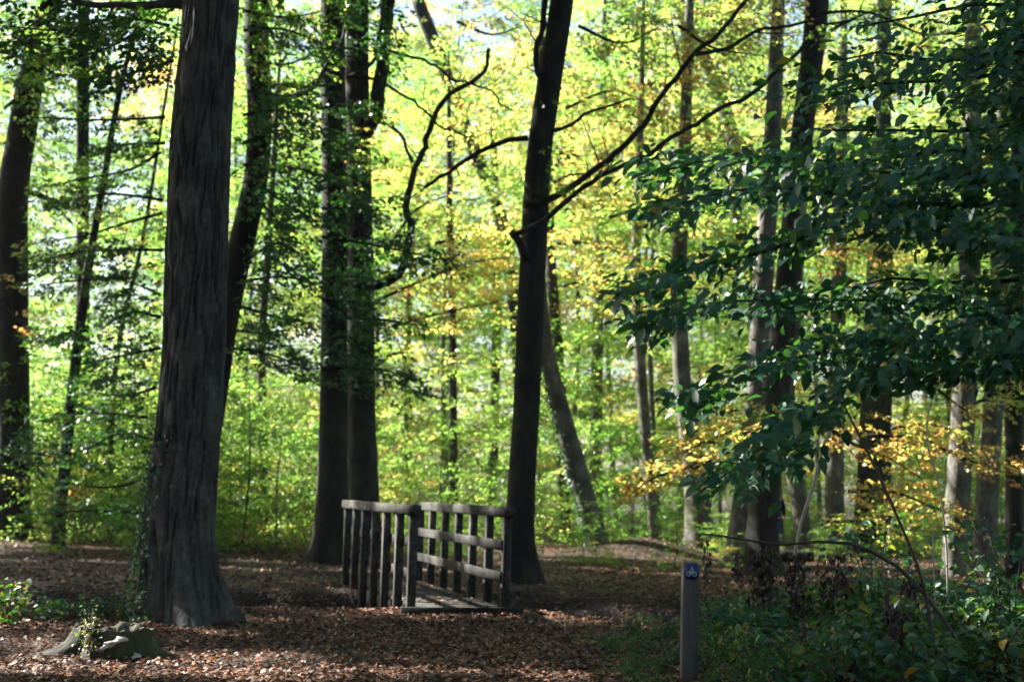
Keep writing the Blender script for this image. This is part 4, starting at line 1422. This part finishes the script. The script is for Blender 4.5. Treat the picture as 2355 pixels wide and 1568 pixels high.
# single plants one can point to
def single(name, label, cat, X, Y, d, h, r, nst, per_, leaf, tint, seed, mat=M_DARKLEAF, dz=0.0):
    p_ = at(X, Y, d)
    p_[2] = float(gh(p_[0], p_[1])) + dz
    o = make_plant(name, seed, h, r, nst, per_, leaf, tint, label, cat, None, mat)
    o.location = p_
    return o


single('seedling', 'small leafy seedling with light green leaves at the left edge', 'plant', 15, 1400, 16, .42, .35, 10, 14, .10, .7, 301)
single('seedling', 'low glossy leaved plant between the edge seedling and the furrowed trunk', 'plant', 110, 1395, 16.5, .28, .45, 12, 16, .08, .35, 302)
for q, (X, Y) in enumerate(((190, 1385), (250, 1388), (300, 1390))):
    single('ground_ivy', ('low glossy ivy patch on the ditch edge, third from the furrowed trunk', 'low glossy ivy patch on the ditch edge, second from the furrowed trunk', 'low glossy ivy patch on the ditch edge, touching the furrowed trunk')[q],
           'ivy', X, Y, 17.3, .18, .4, 12, 20, .055, .2, 310 + q)
single('maple_sapling', 'sapling with pale sunlit leaves in front of the orange bough', 'plant', 2010, 1290, 14.5, 1.35, .55, 12, 26, .09, .3, 320)
single('maple_sapling', 'leafy shrub with broad dark leaves at the right edge', 'plant', 2320, 1400, 12.5, 1.35, .55, 14, 24, .10, .3, 321)
single('maple_sapling', 'shrub with hand sized leaves above the arching stem foot', 'plant', 2150, 1440, 13, .95, .5, 12, 18, .10, .4, 322)
single('fern', 'pale yellow fern drying among the green undergrowth', 'fern', 1735, 1530, 12.4, .42, .28, 10, 40, .035, .95, 330)
single('fern', 'small fern sprouting on the mossy stump', 'fern', 205, 1480, 13.2, .42, .12, 8, 24, .03, .72, 331)
single('fern', 'bleached fern frond in the lower right corner', 'fern', 2335, 1520, 11.8, .4, .25, 8, 40, .035, 1.0, 332)

# ivy on the leaning trunk and on the furrowed trunk
def ivy(label, key, d, n_, leaf, side, y0, y1, spread):
    root, base, tp = TREES[key]
    P0 = np.array([q[0] for q in tp])
    r0 = np.array([q[1] for q in tp])
    s = rng.random(n_) ** 1.3
    zt = y0 + (y1 - y0) * s
    cx = np.stack([np.interp(zt, P0[:, 2], P0[:, q]) for q in range(3)], -1)
    rr = np.interp(zt, P0[:, 2], r0) + .03 + rng.random(n_) * .05
    a = side + rng.normal(0, spread, n_)
    dirv = np.stack([np.cos(a), np.sin(a), 0 * a], -1)
    P = cx + dirv * rr[:, None]
    P[:, 2] = zt
    D = rng.normal(0, .5, (n_, 3)) + np.array([0, 0, -.6])
    N_ = dirv + rng.normal(0, .35, (n_, 3)) + np.array([0, 0, .4])
    L = leaf * (.6 + .7 * rng.random(n_))
    o = foliage('ivy', [(P, D, N_, L, L * .75, np.clip(rng.normal(.2, .15, n_), 0, 1))], M_DARKLEAF, None, True, loc=base)
    tag(o, label, 'ivy')


ivy('sunlit ivy climbing the left side of the leaning trunk', 'leaning_ivy', 36, 900, .08, math.pi, 0.1, 6.5, .6)
ivy('dark ivy climbing the foot of the furrowed trunk', 'big', 17, 420, .055, math.pi + .5, 0.0, 2.2, .35)

# ------------------------------------------------------------------ bare stems with withered flower heads
def stem(name, label, pts, d, w0, w1, mat, heads=(), d1=None, cat='stem'):
    P, r = limb(pts, d, w0, w1, d1)
    base = P[0].copy()
    root = empty(name, base, label, cat)
    MB().tube(P - base, r, 7).build('stem', mat, root)
    for X, Y0, Y1, n_, wd in heads:
        k = int(n_ * 1.5) + 20
        YY = rng.uniform(Y0, Y1, k)
        XX = X + rng.normal(0, wd, k)
        C = np.stack([at(x, y, d + rng.normal(0, .06)) for x, y in zip(XX, YY)])
        D = rng.normal(0, .35, (k, 3)) + np.array([0, 0, -1])
        L = .045 * (.5 + .9 * rng.random(k))
        foliage('withered_flowers', [(C - base, D, rng.normal(0, 1, (k, 3)), L, L * .55, rng.random(k) ** 2)], M_DEAD, root, True)['kind'] = 'stuff'
        q0, q1 = at(X, Y0 - 8, d) - base, at(X + 4, Y1, d) - base
        MB().tube(*resample([q0, (q0 + q1) / 2 + np.array([.01, 0, 0]), q1], [.004, .003, .002], .04), 5).build('stalk', M_STEM, root)


stem('arching_stem', 'long dark stem arching over the right undergrowth, hung with withered flowers',
     [(2262, 1575), (2200, 1470), (2130, 1370), (2060, 1300), (2000, 1265), (1950, 1248), (1880, 1245), (1800, 1252), (1740, 1245), (1660, 1232), (1618, 1228)], 11.8, 11, 4, M_STEM,
     [(1624, 1240, 1345, 10, 4), (1698, 1270, 1335, 26, 6), (1738, 1260, 1385, 70, 8), (1762, 1255, 1390, 170, 14), (1832, 1270, 1410, 150, 12), (1846, 1360, 1500, 60, 7), (1925, 1270, 1370, 130, 22)])
stem('straight_stem', 'thin straight stem crossing the arching one',
     [(2172, 1575), (2150, 1490), (2135, 1400), (2110, 1300), (2060, 1180), (2010, 1070), (1960, 970), (1940, 930)], 11.6, 9, 5, M_STEM,
     [(2062, 1400, 1510, 120, 9), (2040, 1370, 1430, 20, 5), (2090, 1330, 1370, 40, 12)])
stem('pale_stem', 'pale sunlit bare stem leaning above the withered flowers',
     [(1868, 1335), (1838, 1300), (1828, 1270), (1842, 1200), (1872, 1110), (1895, 1020), (1930, 950), (1945, 925)], 12.4, 9, 6, M_PSTEM)
stem('pale_stem', 'pale forked stem rising among leaves on the far right', [(2180, 1400), (2176, 1250), (2160, 1120), (2130, 1000), (2150, 900), (2185, 850)], 14, 5, 3, M_PSTEM)
stem('thin_stem', 'thin upright twig right of the arching stem foot', [(2152, 1400), (2147, 1300), (2144, 1200)], 12.0, 4, 2, M_PSTEM)

# ------------------------------------------------------------------ fallen leaves
def litter(n_, y0, y1, leaf, pw_=1.0):
    y = y0 + (y1 - y0) * rng.random(n_) ** pw_
    x = rng.uniform(-1, 1, n_) * (.36 * y + 2.5)
    dk = ditch(x, y) * rng.random(n_)
    bare = fbm(x * .5 + 20, y * .5, 61) * (.6 + .8 * rng.random(n_))
    ok = (dk < .13) & (bare < .72)
    x, y = x[ok], y[ok]
    n_ = len(x)
    z = gh(x, y)
    P = np.stack([x, y, z + .008 + .015 * rng.random(n_)], -1)
    a = rng.uniform(0, 6.28, n_)
    D = np.stack([np.cos(a), np.sin(a), rng.normal(0, .25, n_)], -1)
    N_ = rng.normal(0, .42, (n_, 3)) + np.array([0, 0, 1.0])
    L = leaf * (.6 + .8 * rng.random(n_))
    t = np.clip(rng.beta(1.5, 3.3, n_) + .25 * (fbm(x * .7, y * .7, 55) - .5), 0, 1)
    return P, D, N_, L, L * (.5 + .25 * rng.random(n_)), t


lt = foliage('leaf_litter', [litter(150000, 10.5, 22, .052, 1.1), litter(60000, 22, 42, .07, 1.0)], M_LITTER)
tag(lt, 'brown and rust red fallen beech leaves covering the woodland floor', 'leaves', None, 'stuff')
# leaves lying on the bridge deck and the dark grassy fringe
k = 260
u, v = rng.random(k) * LEN, rng.uniform(-.5, .5, k) * (wid - .2)
P = (NL + NR)[None] / 2 + ax[None] * u[:, None] + ac[None] * v[:, None] + Z[None] * .006
a = rng.uniform(0, 6.28, k)
dl = foliage('deck_leaves', [(P, np.stack([np.cos(a), np.sin(a), .1 * rng.normal(0, 1, k)], -1), rng.normal(0, .25, (k, 3)) + Z, np.full(k, .06), np.full(k, .04), rng.beta(2, 2.5, k))], M_LITTER)
tag(dl, 'brown fallen leaves scattered over the planks of the footbridge', 'leaves', None, 'stuff')

# ------------------------------------------------------------------ thin haze volume added for veiling lens glare
mt, n, out = newmat('glare_haze')
pv = n.nodes.new('ShaderNodeVolumePrincipled')
pv.inputs['Color'].default_value = (.93, .95, 1.0, 1)
pv.inputs['Density'].default_value = .0003
n.links.new(pv.outputs[0], out.inputs['Volume'])
mb = MB().box((0, 60, 24), (75, 0, 0), (0, 95, 0), (0, 0, 27))
hz = mb.build('haze', mt, smooth=False)
tag(hz, 'thin added haze standing in for lens glare over the farther trees', 'haze', None, 'stuff')
